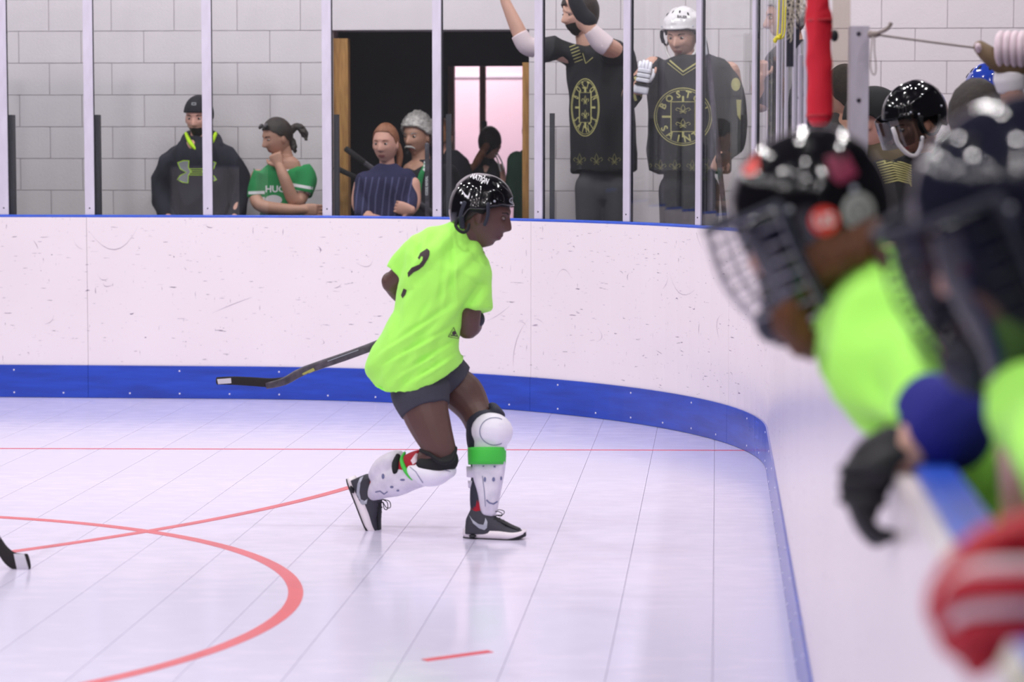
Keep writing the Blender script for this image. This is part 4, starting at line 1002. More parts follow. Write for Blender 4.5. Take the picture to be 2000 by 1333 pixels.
def woman_green():
    F = Fig(15.72); root = person_root(F, 553, 'woman with a ponytail in a green striped t-shirt, hand at her chin')
    MX = HM(F.p(541, 269), -52, 14, 0, .98)
    b = BM(); head_bm(b, MX, nose=1.1); F.t(b, [(552, 285, .02, 14), (560, 315, .03, 16)]); F.t(b, [(555, 325, 0, 34, 24), (552, 420, 0, 38, 26)])
    F.t(b, [(504, 345, 0, 15), (500, 380, -.03, 14), (510, 402, -.10, 13), (560, 410, -.16, 12), (596, 410, -.17, 9)]); F.hand(b, 604, 410, -.17, 1, .1, curl=.8)
    F.t(b, [(596, 345, 0, 16), (588, 385, -.05, 14), (574, 392, -.10, 13), (556, 350, -.12, 11.5), (546, 325, -.10, 9)]); F.hand(b, 541, 313, -.10, -.35, -.9, curl=1.5, side=-1, L=.15)
    body(root, b, 'skin_tan', key='b2'); face(root, MX, 'b2', open_eyes=.6)
    hair(root, MX, 'hair_dark', amp=.02)
    b = BM(); F.t(b, [(566, 256, .05, 8), (578, 248, .06, 7), (589, 252, .06, 8), (595, 262, .06, 7), (598, 272, .05, 3)], n=10); F.t(b, [(568, 275, .06, 8), (574, 288, .05, 7), (577, 298, .04, 2)], n=10); obj('ponytail', rumple(modmesh(b, .006, 1, .6), .01, (30, 30, 30)), 'hair_dark', root)
    b = BM()
    for dx in (-.031, .031):
        sub = BM(); ell(sub, (0, 0, 0), (.030, .006, .020), u=14, v=8); xform(sub, MX @ Matrix.Translation((dx, -.078, .092)) @ Matrix.Rotation(-.7, 4, 'X')); addbm(b, sub)
    sg = obj('sunglasses', b, 'helmet_black', root, label='sunglasses pushed up on the hair')
    b = BM(); torso(F, b, 552, 322, 440, 46, 30, sh=58)
    F.t(b, [(512, 334, 0, 20, 24), (504, 356, 0, 19, 22), (500, 388, -.02, 17, 20)], cap='flat'); F.t(b, [(586, 332, 0, 22, 24), (596, 352, -.01, 22, 24), (592, 380, -.04, 20, 22)], cap='flat')
    cloth(root, b, 'green_shirt', 'shirt', key='shirt2', amp=.014, seed=4, smooth=3)
    print_on('collar', poly2d(stroke([(538, 316), (556, 337), (580, 312)], 6)), 'shirt2', 'white_print', root, step=4, label='white v-neck collar')
    pr = []
    for y in (374, 386): pr += [[(485, y), (517, y-1), (517, y+5), (485, y+6)]]
    for y in (362, 374): pr += [[(571, y-4), (616, y+4), (615, y+10), (571, y+2)]]
    print_on('sleeve_stripe', poly2d(pr), 'shirt2', 'white_print', root, step=5, label='white bands round the sleeves')
    b2 = text_px('HUC', 537, 370, 13, sx=1.0); print_on('lettering', b2, 'shirt2', 'white_print', root, step=4, label='white chest lettering partly hidden by the arm')
    b2 = poly2d([oval(534, 391, 17, 10, 18)]); print_on('crest', b2, 'shirt2', 'tape_white', root, step=4, label='pale round crest under the lettering')
    legs(F, root, 512, 592, 425, 'denim', w=21)
woman_green()
def woman_navy():
    F = Fig(15.78); root = person_root(F, 750, 'red-haired woman in a navy striped top in front of the dark doorway')
    MX = HM(F.p(753, 281), -14, 4, 0, 1.02)
    b = BM(); head_bm(b, MX, nose=.9); F.t(b, [(755, 300, .02, 14), (757, 335, .02, 16)]); F.t(b, [(757, 345, 0, 38, 24), (752, 430, 0, 42, 26)])
    F.t(b, [(706, 360, 0, 15), (700, 400, -.03, 14), (720, 425, -.1, 12)]); F.t(b, [(806, 360, 0, 15), (808, 395, -.03, 14), (798, 412, -.1, 12)])
    F.hand(b, 728, 430, -.12, .9, .3, curl=.8); F.hand(b, 790, 408, -.13, -.9, -.2, curl=1.0, side=-1)
    body(root, b, 'skin_pink', key='b3'); face(root, MX, 'b3', brow='brow_fair', mouth=1.0)
    hair(root, MX, 'hair_red', rim=[(0, .082), (40, .078), (62, .05), (78, .0), (92, -.02), (112, -.06), (140, -.10), (180, -.105)], amp=.03, r=(.079, .101, .109), thick=.008)
    b = BM(); F.t(b, [(776, 285, .05, 8), (781, 305, .05, 7), (778, 330, .04, 5)], n=10); obj('ponytail', modmesh(b, .006, 1, .6), 'hair_red', root)
    b = BM(); torso(F, b, 754, 330, 450, 56, 32, sh=68); F.t(b, [(718, 348, 0, 17, 20), (701, 378, -.01, 20, 22), (706, 418, -.08, 17, 19)]); F.t(b, [(792, 348, 0, 17, 20), (806, 378, -.01, 19, 22), (802, 408, -.08, 15, 17)])
    cloth(root, b, 'navy_cloth', 'top', key='shirt3', amp=.02, seed=9)
    pr = []
    for i in range(9):
        x = 696+i*13; pr += stroke([(x+6, 346), (x-1+random.uniform(-2, 2), 385), (x-3, 425)], 3.2)
    print_on('pinstripe', poly2d(pr), 'shirt3', 'navy_light', root, step=8)
    legs(F, root, 708, 800, 430, 'denim')
woman_navy()
def man_grey():
    F = Fig(16.42); root = person_root(F, 812, 'grey-haired man with a white moustache and a green lapel, half behind a post')
    MX = HM(F.p(815, 266), -28, 6, 0, 1.08)
    b = BM(); head_bm(b, MX, nose=1.15); F.t(b, [(820, 290, .02, 17), (824, 325, .02, 19)]); F.t(b, [(828, 335, 0, 44, 26), (828, 430, 0, 46, 28)])
    F.t(b, [(872, 350, 0, 16), (878, 395, -.02, 14), (864, 425, -.1, 12)]); F.t(b, [(798, 350, .06, 14), (796, 400, .06, 13), (806, 425, 0, 11)])
    F.hand(b, 858, 432, -.1, -.7, .4, curl=.8, side=-1)
    body(root, b, 'skin_tan', key='b4'); face(root, MX, 'b4', brow='hair_grey')
    hair(root, MX, 'hair_grey', r=(.094, .118, .128), amp=.16, f=150, thick=.02, seed=5)
    b = BM()
    for s in (-1, 1): tube(b, [(MX @ Vector((s*.002, -.108, -.052)), .006, .006), (MX @ Vector((s*.02, -.099, -.055)), .007, .006), (MX @ Vector((s*.036, -.085, -.066)), .003, .003)], n=10)
    obj('moustache', b, 'hair_grey', root)
    b = BM(); torso(F, b, 832, 318, 450, 52, 34, sh=66); F.t(b, [(872, 340, 0, 22, 24), (880, 375, -.01, 20, 22), (870, 418, -.08, 17, 19)]); F.t(b, [(795, 340, .05, 20, 24), (794, 375, .05, 18, 22), (802, 418, .02, 16, 19)])
    cloth(root, b, 'black_cloth', 'jacket', key='shirt4', amp=.02, seed=12)
    print_on('lapel', poly2d([[(829, 318), (832, 322), (824, 360), (818, 410), (805, 410), (808, 372), (818, 340)]]), 'shirt4', 'green_shirt', root, step=6, label='green lapel strip')
    print_on('collar', poly2d([[(829, 310), (833, 314), (829, 335), (826, 332)]]), 'shirt4', 'white_print', root, step=6)
    legs(F, root, 788, 876, 430, 'black_cloth')
man_grey()
def lean_stick(p, q, D1, D2, label, w=5, tape=True, lettering=None):
    a, c = P(*p, D1), P(*q, D2); r = thing('hockey_stick', (c.x, c.y, c.z), label, 'hockey stick')
    b = BM(); tube(b, [(a, w*D1/FPX, .009), (c, w*D2/FPX, .009)], n=12, ex=4, k=1, cap='round'); obj('shaft', b, 'stick_dark', r)
    if tape: b = BM(); d = (c-a).normalized(); tube(b, [(a, (w+.8)*D1/FPX, .011), (a+d*.14, (w+.8)*D1/FPX, .011)], n=12, ex=3, k=1, cap='round'); obj('grip_tape', b, 'tape_black', r)
    d = (c-a).normalized(); b = BM(); tube(b, [(c, .013, .009), (c+d*.05+Vector((.05, -.02, 0)), .018, .007), (c+Vector((.26, -.05, .0)), .017, .005)], n=12, ex=3); obj('blade', b, 'tape_black', r)
    return r
lean_stick((676, 291), (985, 520), 16.02, 16.08, 'hockey stick handle slanting up left beside the red-haired woman, the higher one')
lean_stick((655, 328), (960, 470), 16.03, 16.1, 'lower hockey stick handle slanting across the left timber post', w=4.5)
r = thing('hockey_stick', P(836, 730, 15.3), 'upright hockey stick with white lettering next to the post by the grey-haired man', 'hockey stick')
b = BM(); tube(b, [(P(834, 282, 15.3), .0135, .01), (P(836, 770, 15.3), .0135, .01)], n=12, ex=4, k=1, cap='round'); obj('shaft', b, 'stick_dark', r, keep='stick3')
b = BM(); tube(b, [(P(836, 760, 15.3), .014, .01), (P(850, 768, 15.28), .02, .008), (P(910, 768, 15.25), .018, .006)], n=12, ex=3); obj('blade', b, 'tape_black', r)
print_on('lettering', text_px('CODE REVEAL', 833.5, 363, 5, rot=-90, sx=.85), 'stick3', 'white_print', r, step=5, label='small white vertical lettering')
def door_people():
    F = Fig(17.1); root = person_root(F, 885, 'person in a dark coat standing in the doorway, head hidden behind a post')
    MX = HM(F.p(862, 268), 160, 5, 0, 1.0)
    b = BM(); head_bm(b, MX); F.t(b, [(866, 285, 0, 14), (872, 315, 0, 15)]); F.t(b, [(880, 330, 0, 32, 24), (880, 420, 0, 36, 24)]); body(root, b, 'skin_pink', key='b5'); hair(root, MX, 'hair_blond')
    b = BM(); torso(F, b, 878, 302, 450, 40, 28, sh=46); F.t(b, [(840, 322, 0, 16), (834, 400, 0, 14)]); F.t(b, [(904, 324, 0, 16), (914, 360, 0, 14), (910, 410, 0, 13)]); cloth(root, b, 'black_cloth', 'coat', amp=.015); legs(F, root, 850, 910, 430, 'black_cloth', w=18)
    F = Fig(17.45); root = person_root(F, 952, 'woman with a reddish ponytail seen from behind in the bright inner opening')
    MX = HM(F.p(957, 282), 165, 8, 0, .95)
    b = BM(); head_bm(b, MX); F.t(b, [(955, 298, 0, 12), (952, 320, 0, 13)]); F.t(b, [(948, 335, 0, 28, 22), (948, 420, 0, 32, 22)]); F.t(b, [(975, 330, 0, 11), (982, 370, 0, 10)]); F.t(b, [(922, 330, 0, 11), (914, 370, 0, 10)]); body(root, b, 'skin_pink', key='b6')
    hair(root, MX, 'hair_brown', rim=[(0, .075), (50, .05), (78, .0), (100, -.03), (180, -.085)])
    b = BM(); F.t(b, [(950, 285, -.12, 7), (938, 305, -.14, 8), (928, 322, -.13, 7), (920, 334, -.12, 3)], n=12); obj('ponytail', modmesh(b, .006, 1, .6), 'hair_red', root)
    b = BM(); torso(F, b, 948, 314, 450, 34, 26, sh=38); cloth(root, b, 'black_cloth', 'top', key='shirt6', amp=.012); 
    b = BM(); F.t(b, [(966, 300, -.02, 1.5), (973, 316, -.09, 1.5), (978, 334, -.09, 1.5)], n=8); F.t(b, [(970, 298, -.02, 1.5), (979, 314, -.09, 1.5), (984, 330, -.09, 1.5)], n=8); obj('shoulder_strap', b, 'white_print', root); legs(F, root, 922, 974, 430, 'denim', w=16)
    F = Fig(17.0); root = person_root(F, 1030, 'person in a dark green shirt, one shoulder showing beside the right timber post')
    MX = HM(F.p(1052, 262), 100, 5, 0, 1.0)
    b = BM(); head_bm(b, MX); F.t(b, [(1050, 280, 0, 14), (1046, 310, 0, 15)]); F.t(b, [(1042, 330, 0, 30, 24), (1042, 420, 0, 34, 24)]); F.t(b, [(1004, 330, 0, 12), (999, 395, 0, 11)]); body(root, b, 'skin_fair', key='b7'); hair(root, MX, 'hair_dark')
    b = BM(); torso(F, b, 1040, 298, 450, 38, 28, sh=48); F.t(b, [(1008, 312, 0, 16), (1001, 350, 0, 15), (999, 385, 0, 14)]); cloth(root, b, 'green_dark', 'shirt', amp=.012); legs(F, root, 1010, 1072, 430, 'denim', w=18)
door_people()
# ---- the two players in black jerseys and a third one beyond
def roundel(root, surf, cx, cy, rx, ry, m='gold_print', square=True, lab=None):
    b2 = poly2d(stroke(oval(cx, cy, rx, ry, 48), 1.8, True)+stroke(oval(cx, cy, rx*.93, ry*.93, 48), 1.0, True))
    for w, a0, st in (('BOSTON', -152, 25), ('SAINTS', 148, -23)):
        for i, ch in enumerate(w):
            a = math.radians(a0+i*st); x, y = cx+rx*.78*math.cos(a), cy+ry*.78*math.sin(a); rot = math.degrees(a)+(90 if st > 0 else -90)
            addbm(b2, text_px(ch, x, y, ry*.24, rot=rot, sx=rx/ry if rx < ry*.8 else 1))
    sq = .42; addbm(b2, poly2d(stroke([(cx-rx*sq, cy-ry*.52), (cx+rx*sq, cy-ry*.52), (cx+rx*sq, cy+ry*.52), (cx-rx*sq, cy+ry*.52)], 2.2, True)))
    for dx, dy in ((1, 0), (-1, 0), (0, 1), (0, -1)):
        x0, y0 = cx+dx*rx*sq, cy+dy*ry*.52; x1, y1 = cx+dx*rx*.92*(.8 if dx else 1), cy+dy*ry*(.72); addbm(b2, poly2d(stroke([(x0, y0), (x1, y1)], 4)))
    for yy in (-.25, .25): addbm(b2, fleur(cx, cy+ry*yy, rx*.26, ry*.17))
    return print_on('crest', b2, surf, m, root, step=5, label=lab)
def fleur(cx, cy, w, h):
    p = stroke([(cx, cy-h), (cx-w*.28, cy-h*.3), (cx, cy+h*.35), (cx+w*.28, cy-h*.3)], 1.1, True)
    for s in (-1, 1): p += stroke([(cx+s*w*.1, cy+h*.3), (cx+s*w*.45, cy-h*.15), (cx+s*w*.8, cy-h*.35), (cx+s*w, cy), (cx+s*w*.75, cy+h*.25)], 1.1)
    p += stroke([(cx-w*.5, cy+h*.4), (cx+w*.5, cy+h*.4)], 1.1)+stroke([(cx-w*.4, cy+h*.8), (cx, cy+h*.5), (cx+w*.4, cy+h*.8)], 1.1); return poly2d(p)
def saint_one():
    F = Fig(15.3); root = person_root(F, 1170, 'tall dark-haired player in a black jersey with both arms raised behind the glass')
    MX = HM(F.p(1131, 28), -55, 6, 0, 1.1)
    b = BM(); head_bm(b, MX, nose=1.1); F.t(b, [(1140, 55, .03, 18), (1146, 90, .03, 20)]); F.t(b, [(1168, 120, 0, 50, 26), (1176, 295, 0, 50, 26)])
    F.t(b, [(1130, 110, -.02, 20), (1080, 98, -.08, 18), (1026, 88, -.12, 17)]); F.t(b, [(1026, 88, -.12, 16), (1008, 50, -.12, 14), (988, 5, -.12, 10), (982, -15, -.12, 9)]); F.hand(b, 979, -26, -.12, -.2, -1, curl=.6)
    F.t(b, [(1205, 115, 0, 20), (1200, 100, -.12, 19), (1178, 88, -.24, 18)]); F.t(b, [(1178, 86, -.24, 17), (1155, 60, -.27, 15), (1132, 28, -.28, 10)]); F.hand(b, 1124, 14, -.28, -.4, -.9, curl=1.0, side=-1)
    body(root, b, 'skin_fair', key='b8'); face(root, MX, 'b8')
    print_local('beard', poly2d([[(-.05, -.04), (0, -.05), (.05, -.04), (.04, -.09), (.015, -.113), (-.015, -.113), (-.04, -.09)]]), 'b8', 'brow_dark', root, MX, off=.0025)
    hair(root, MX, 'hair_dark', r=(.088, .112, .124), amp=.02, rim=[(0, .06), (35, .056), (60, .035), (78, -.02), (92, -.02), (112, -.05), (135, -.075), (180, -.09)])
    b = BM(); torso(F, b, 1172, 86, 334, 64, 40, sh=64, lean=8); F.t(b, [(1140, 108, 0, 26, 32), (1095, 100, -.06, 25, 28), (1052, 94, -.10, 22, 25)], cap='flat'); F.t(b, [(1212, 112, 0, 26, 30), (1222, 150, .0, 24, 28), (1216, 160, -.04, 22, 26)])
    F.t(b, [(1205, 112, -.02, 24, 26), (1196, 100, -.14, 22, 24)])
    cloth(root, b, 'black_jersey', 'jersey', key='j1', amp=.03, f=(6, 6, 2.5), seed=21)
    b = BM(); F.t(b, [(1046, 94, -.11, 19, 20), (1028, 88, -.12, 19, 20), (1014, 66, -.12, 17, 18)], cap='flat', n=18); obj('elbow_sleeve', modmesh(b, .007, 2, .6), 'sock_white', root, label='white elbow sleeve on the raised left arm')
    b = BM(); F.t(b, [(1188, 92, -.24, 19, 20), (1172, 80, -.25, 20, 20), (1152, 56, -.27, 15, 16)], cap='flat', n=18); obj('elbow_sleeve', modmesh(b, .007, 2, .6), 'sock_white', root, label='white elbow sleeve in front of the face')
    b = BM(); F.t(b, [(1149, 40, -.275, 16, 18), (1136, 26, -.28, 15, 18), (1124, 4, -.29, 14, 16), (1118, -10, -.29, 10, 12)]); obj('wrist_guard', modmesh(b, .007, 2, .6), 'black_cloth', root)
    print_on('lace_trim', poly2d([q for i in range(6) for q in stroke([(1112+i*2, 92+i*6), (1128+i*2, 86+i*6)], 1.6)]+stroke([(1138, 104), (1144, 124), (1158, 112)], 2)), 'j1', 'gold_print', root, step=4)
    roundel(root, 'j1', 1143, 210, 27, 56, lab='round club crest with lettering on the chest, turned to the left')
    for x in (1132, 1165, 1200): print_on('hem_emblem', fleur(x, 312, 12, 12), 'j1', 'gold_dim', root, step=5)
    legs(F, root, 1128, 1228, 325, 'grey_jacket', w=30)
saint_one()
def saint_two():
    F = Fig(15.1); root = person_root(F, 1345, 'player in a white helmet and black crested jersey behind the glass')
    MX = HM(F.p(1332, 70), -22, 14, 0, 1.12)
    b = BM(); head_bm(b, MX); F.t(b, [(1336, 95, .03, 19), (1340, 125, .03, 22)]); F.t(b, [(1345, 140, 0, 58, 28), (1345, 295, 0, 56, 28)])
    F.t(b, [(1275, 130, 0, 20), (1240, 170, -.06, 18), (1230, 188, -.1, 17)]); F.t(b, [(1230, 190, -.1, 16), (1244, 175, -.16, 14), (1256, 155, -.2, 11)]); F.hand(b, 1259, 140, -.2, .1, -1, curl=1.4)
    F.t(b, [(1425, 140, 0, 20), (1441, 210, 0, 14), (1435, 265, -.06, 11), (1416, 304, -.12, 9)]); F.hand(b, 1404, 318, -.15, -.3, 1, curl=1.4, side=-1)
    body(root, b, 'skin_fair', key='b9'); face(root, MX, 'b9')
    h = helmet(root, MX @ Matrix.Translation((0, .004, .004)), 'helmet_white', strap='strap_white', surf='h9', ears=True)
    print_on('lettering', text_px('BAUER', 1332, 33, 5, rot=4, sx=.9), 'h9', 'foam_black', h, step=3, label='small dark lettering on the helmet brim')
    b = BM(); torso(F, b, 1345, 112, 336, 82, 42, sh=88); F.t(b, [(1286, 134, 0, 22, 28), (1252, 160, -.04, 24, 28), (1234, 186, -.08, 21, 25), (1234, 196, -.1, 19, 23)]); F.t(b, [(1236, 194, -.1, 19, 22), (1242, 180, -.16, 16, 20)], cap='flat')
    F.t(b, [(1404, 136, 0, 22, 28), (1434, 185, 0, 25, 28), (1442, 240, -.02, 23, 25), (1428, 285, -.09, 20, 22), (1414, 312, -.13, 17, 19)])
    cloth(root, b, 'black_jersey', 'jersey', key='j2', amp=.03, f=(6, 6, 2.5), seed=33)
    pr = []
    for k in (0, 1, 2): pr += stroke([(1214+k*13, 148-k*2+6), (1222+k*13, 168), (1228+k*14, 196+k*1)], 5)
    print_on('sleeve_stripe', poly2d(pr), 'j2', 'gold_print', root, step=5, label='gold bands on the bent sleeve')
    print_on('collar', poly2d(stroke([(1308, 118), (1334, 140), (1362, 122)], 3)+stroke([(1304, 123), (1334, 147), (1366, 127)], 1.4)), 'j2', 'gold_print', root, step=5)
    roundel(root, 'j2', 1334, 228, 56, 56, lab='large round club crest with lettering on the chest')
    for x in (1262, 1290, 1318, 1352, 1385): print_on('hem_emblem', fleur(x, 324, 11, 12), 'j2', 'gold_dim', root, step=5)
    print_on('shoulder_patch', poly2d([oval(1437, 165, 9, 13, 16)]), 'j2', 'gold_print', root, step=5); print_on('shoulder_patch', poly2d([[(1438, 195), (1448, 195), (1446, 235), (1440, 225)]]), 'j2', 'gold_print', root, step=5)
    O = F.p(1257, 145, -.22); R = Matrix(((0.1, .98, -.2), (-.35, -.15, -.92), (.93, -.15, -.3))); 
    q = Matrix.Rotation(math.radians(-80), 3, 'Y') @ Matrix.Rotation(math.radians(95), 3, 'X'); hockey_glove(root, O, q, .78, 'white_plastic', 'foam_black', 'glove_tan', name='glove_cuff')
    legs(F, root, 1292, 1400, 330, 'black_cloth', w=32)
saint_two()
F2 = Fig(14.6); r = thing('hockey_stick', F2.p(1398, 730, .0), 'dark hockey stick held upright by the player in the white helmet', 'hockey stick')
b = BM(); F2.t(b, [(1374, 74, .0, 5, 3.5), (1384, 130, 0, 5, 3.5), (1407, 340, 0, 5, 3.5), (1420, 470, 0, 5, 3.5), (1445, 745, 0, 5, 3.5)], ex=4, k=2); obj('shaft', b, 'stick_dark', r)
b = BM(); F2.t(b, [(1445, 740, 0, 6, 3), (1440, 760, 0, 8, 2.5), (1400, 768, -.01, 8, 2)]); obj('blade', b, 'tape_black', r)
b = BM(); F2.t(b, [(1374, 76, 0, 6.5, 5), (1379, 105, 0, 6, 4.5)]); obj('grip_tape', b, 'tape_white', r)
def saint_three():
    F = Fig(14.7); root = person_root(F, 1540, 'bearded player in profile behind the corner glass, one forearm raised in front')
    MX = HM(F.p(1534, 34), -82, 8, 0, 1.15)
    b = BM(); head_bm(b, MX, nose=1.15); F.t(b, [(1545, 60, .03, 19), (1550, 95, .03, 22)]); F.t(b, [(1550, 120, 0, 50, 34), (1550, 330, 0, 52, 34)])
    F.t(b, [(1520, 130, 0, 19), (1500, 190, -.05, 17), (1486, 205, -.1, 15)]); F.t(b, [(1486, 205, -.1, 15), (1480, 170, -.12, 13), (1484, 150, -.12, 10)]); F.hand(b, 1486, 138, -.12, .1, -1, curl=1.2)
    body(root, b, 'skin_fair', key='b10'); face(root, MX, 'b10'); hair(root, MX, 'hair_grey', amp=.03)
    b = BM(); torso(F, b, 1550, 90, 336, 60, 42, sh=66); F.t(b, [(1515, 122, 0, 25, 30), (1500, 165, -.03, 22, 26), (1490, 195, -.08, 19, 22)]); cloth(root, b, 'black_jersey', 'jersey', key='j3', amp=.03, f=(6, 6, 2.5), seed=44)
    legs(F, root, 1505, 1600, 325, 'black_cloth', w=28)
saint_three()
# ================================================================== BENCH SIDE, BEYOND THE SIDE BOARDS
def padded_pole():
    D = 7.5; k = D/FPX; r = thing('padded_pole', (P(1601, 300, D).x, D, BT), 'bright red foam-padded pole standing at the end of the side glass', 'pole')
    b = BM(); q = lambda x, y: P(x, y, D)
    tube(b, [(q(1601, -120), 12*k), (q(1602, 120), 12*k), (Vector((q(1602, 0).x, D, BT)), 12*k)] and [(Vector((q(1602, 0).x, D, 3.0)), .016, .016), (Vector((q(1602, 0).x, D, BT)), .016, .016)], k=1, cap='flat'); obj('pole', b, 'gasket', r)
    b = BM(); tube(b, [(q(1596, -90), 20*k, 20*k), (q(1597, -30), 21*k, 21*k), (q(1597, 6), 21*k, 21*k), (q(1597, 26), 23*k, 22*k), (q(1599, 36), 25*k, 24*k), (q(1599, 90), 25*k, 24*k), (q(1601, 150), 24*k, 24*k), (q(1601, 226), 24*k, 23*k)], n=24, k=3); b = rumple(modmesh(b, .005, 2, None), .005, (12, 12, 8)); obj('foam_pad', b, 'red_pad', r)
    b = BM()
    for y in (40, 226): tube(b, [(q(1600, y-3), 25.5*k, 25*k), (q(1600, y+3), 25.5*k, 25*k)], n=24, k=1, cap='flat')
    obj('tape_band', b, 'glove_red', r)
    return r
padded_pole()
def gate_post():
    D = 8.2; k = D/FPX; x0, x1 = P(1658, 100, D).x, P(1698, 100, D).x
    r = thing('bench_post', ((x0+x1)/2, D, 0), 'square white metal post with two bolts at the bench, a rope tied to it', 'post')
    zt = P(1675, 50, D).z; b = BM(); box(b, x0, x1, D, D+.06, 0, zt, bev=.003); obj('post', b, 'metal', r, smooth=False)
    for y in (66, 196):
        b = BM(); c = P(1677, y, D); tube(b, [(c+Vector((0, .002, 0)), .008, .008), (c+Vector((0, -.004, 0)), .006, .006)], n=10, k=1, cap='flat', side=Vector((0, 0, 1))); obj('bolt', b, 'screw', r)
    r2 = thing('dusty_panel', (P(1640, 100, 8.05).x, 8.05, BT), 'dusty clear plastic panel between the red pole and the white post', 'panel')
    b = BM(); box(b, P(1626, 0, 8.05).x, x0-.004, 8.05, 8.056, BT+.42, 2.6); obj('sheet', b, 'dusty', r2, smooth=False)
    b = BM(); box(b, P(1624, 0, 8.0).x, x0-.004, 8.02, 8.07, BT-.2, BT+.405); sobj('lower_panel', b, 'support', r2)
    b = BM(); ell(b, P(1630, 70, 8.0), (.012, .012, .018)); obj('clip', b, 'foam_black', r2)
    r3 = thing('rope', P(1705, 66, D), 'thin pale rope knotted on the white post and pulled taut to the raised glove', 'rope')
    m_ = [P(x, y, d) for x, y, d in ((1699, 66, 8.18), (1712, 68, 8.15), (1800, 80, 8.3), (1908, 94, 8.48))]
    b = BM(); curve_tube(b, m_, .0032, n=8); obj('line', b, 'rope', r3)
    b = BM(); ell(b, P(1709, 67, 8.15), (.018, .012, .010)); ell(b, P(1700, 67, 8.17), (.010, .012, .012)); curve_tube(b, [P(1716, 64, 8.14), P(1730, 58, 8.12), P(1738, 50, 8.12), P(1740, 44, 8.12)], .006, n=8); obj('knot', b, 'rope', r3)
    b = BM(); curve_tube(b, [P(x, y, 8.14) for x, y in ((1704, 70), (1701, 105), (1700, 130), (1704, 144), (1709, 145), (1711, 130), (1708, 100), (1708, 72))], .0018, n=6); obj('loop', b, 'rope', r3)
gate_post()
def net():
    D = 8.6; r = thing('net', P(1555, -20, D), 'white knotted netting bunched over the side glass beside the red pole', 'net')
    b = BM(); rnd = random.Random(3)
    for i in range(17):
        x = 1537+i*2.9; pts = [(x+rnd.uniform(-2, 2)+j*.3, -70+j*9) for j in range(int((155-i*7)/9)+1)]
        if len(pts) > 2: curve_tube(b, [P(px_+4*math.sin(i*2+j*1.3), py_, D+.03*math.sin(i+j)) for j, (px_, py_) in enumerate(pts)], .0013, n=5, k=2)
    for j in range(18):
        y = -70+j*8.6; xe = 1585-max(0, y)*.62; curve_tube(b, [P(x, y+3*math.sin(x*.6+j), D+.02*math.sin(x)) for x in range(1537, max(int(xe), 1545), 4)], .0013, n=5, k=2)
    o = obj('mesh', b, 'net', r); o['kind'] = 'stuff'
    b = BM(); a, c = P(1538, -90, 8.75), P(1550, 130, 8.75); box(b, a.x, c.x, 8.75, 8.8, c.z, a.z); sobj('backing', b, 'gasket', r)
    r = thing('tape_strip', P(1520, 20, 9.6), 'yellow tape strands knotted on a post of the corner glass', 'tape')
    b = BM(); 
    for x in (1521, 1529, 1534): curve_tube(b, [P(x+2, -60, 9.55), P(x, 30, 9.55), P(x-3, 70, 9.55), P(1519, 76, 9.55)], .0032, n=6)
    obj('strand', b, 'yellow_tape', r)
    b = BM(); ell(b, P(1519, 74, 9.54), (.012, .008, .008)); ell(b, P(1514, 79, 9.54), (.008, .006, .010)); ell(b, P(1523, 70, 9.54), (.006, .006, .008)); obj('knot', b, 'yellow_tape', r)
net()
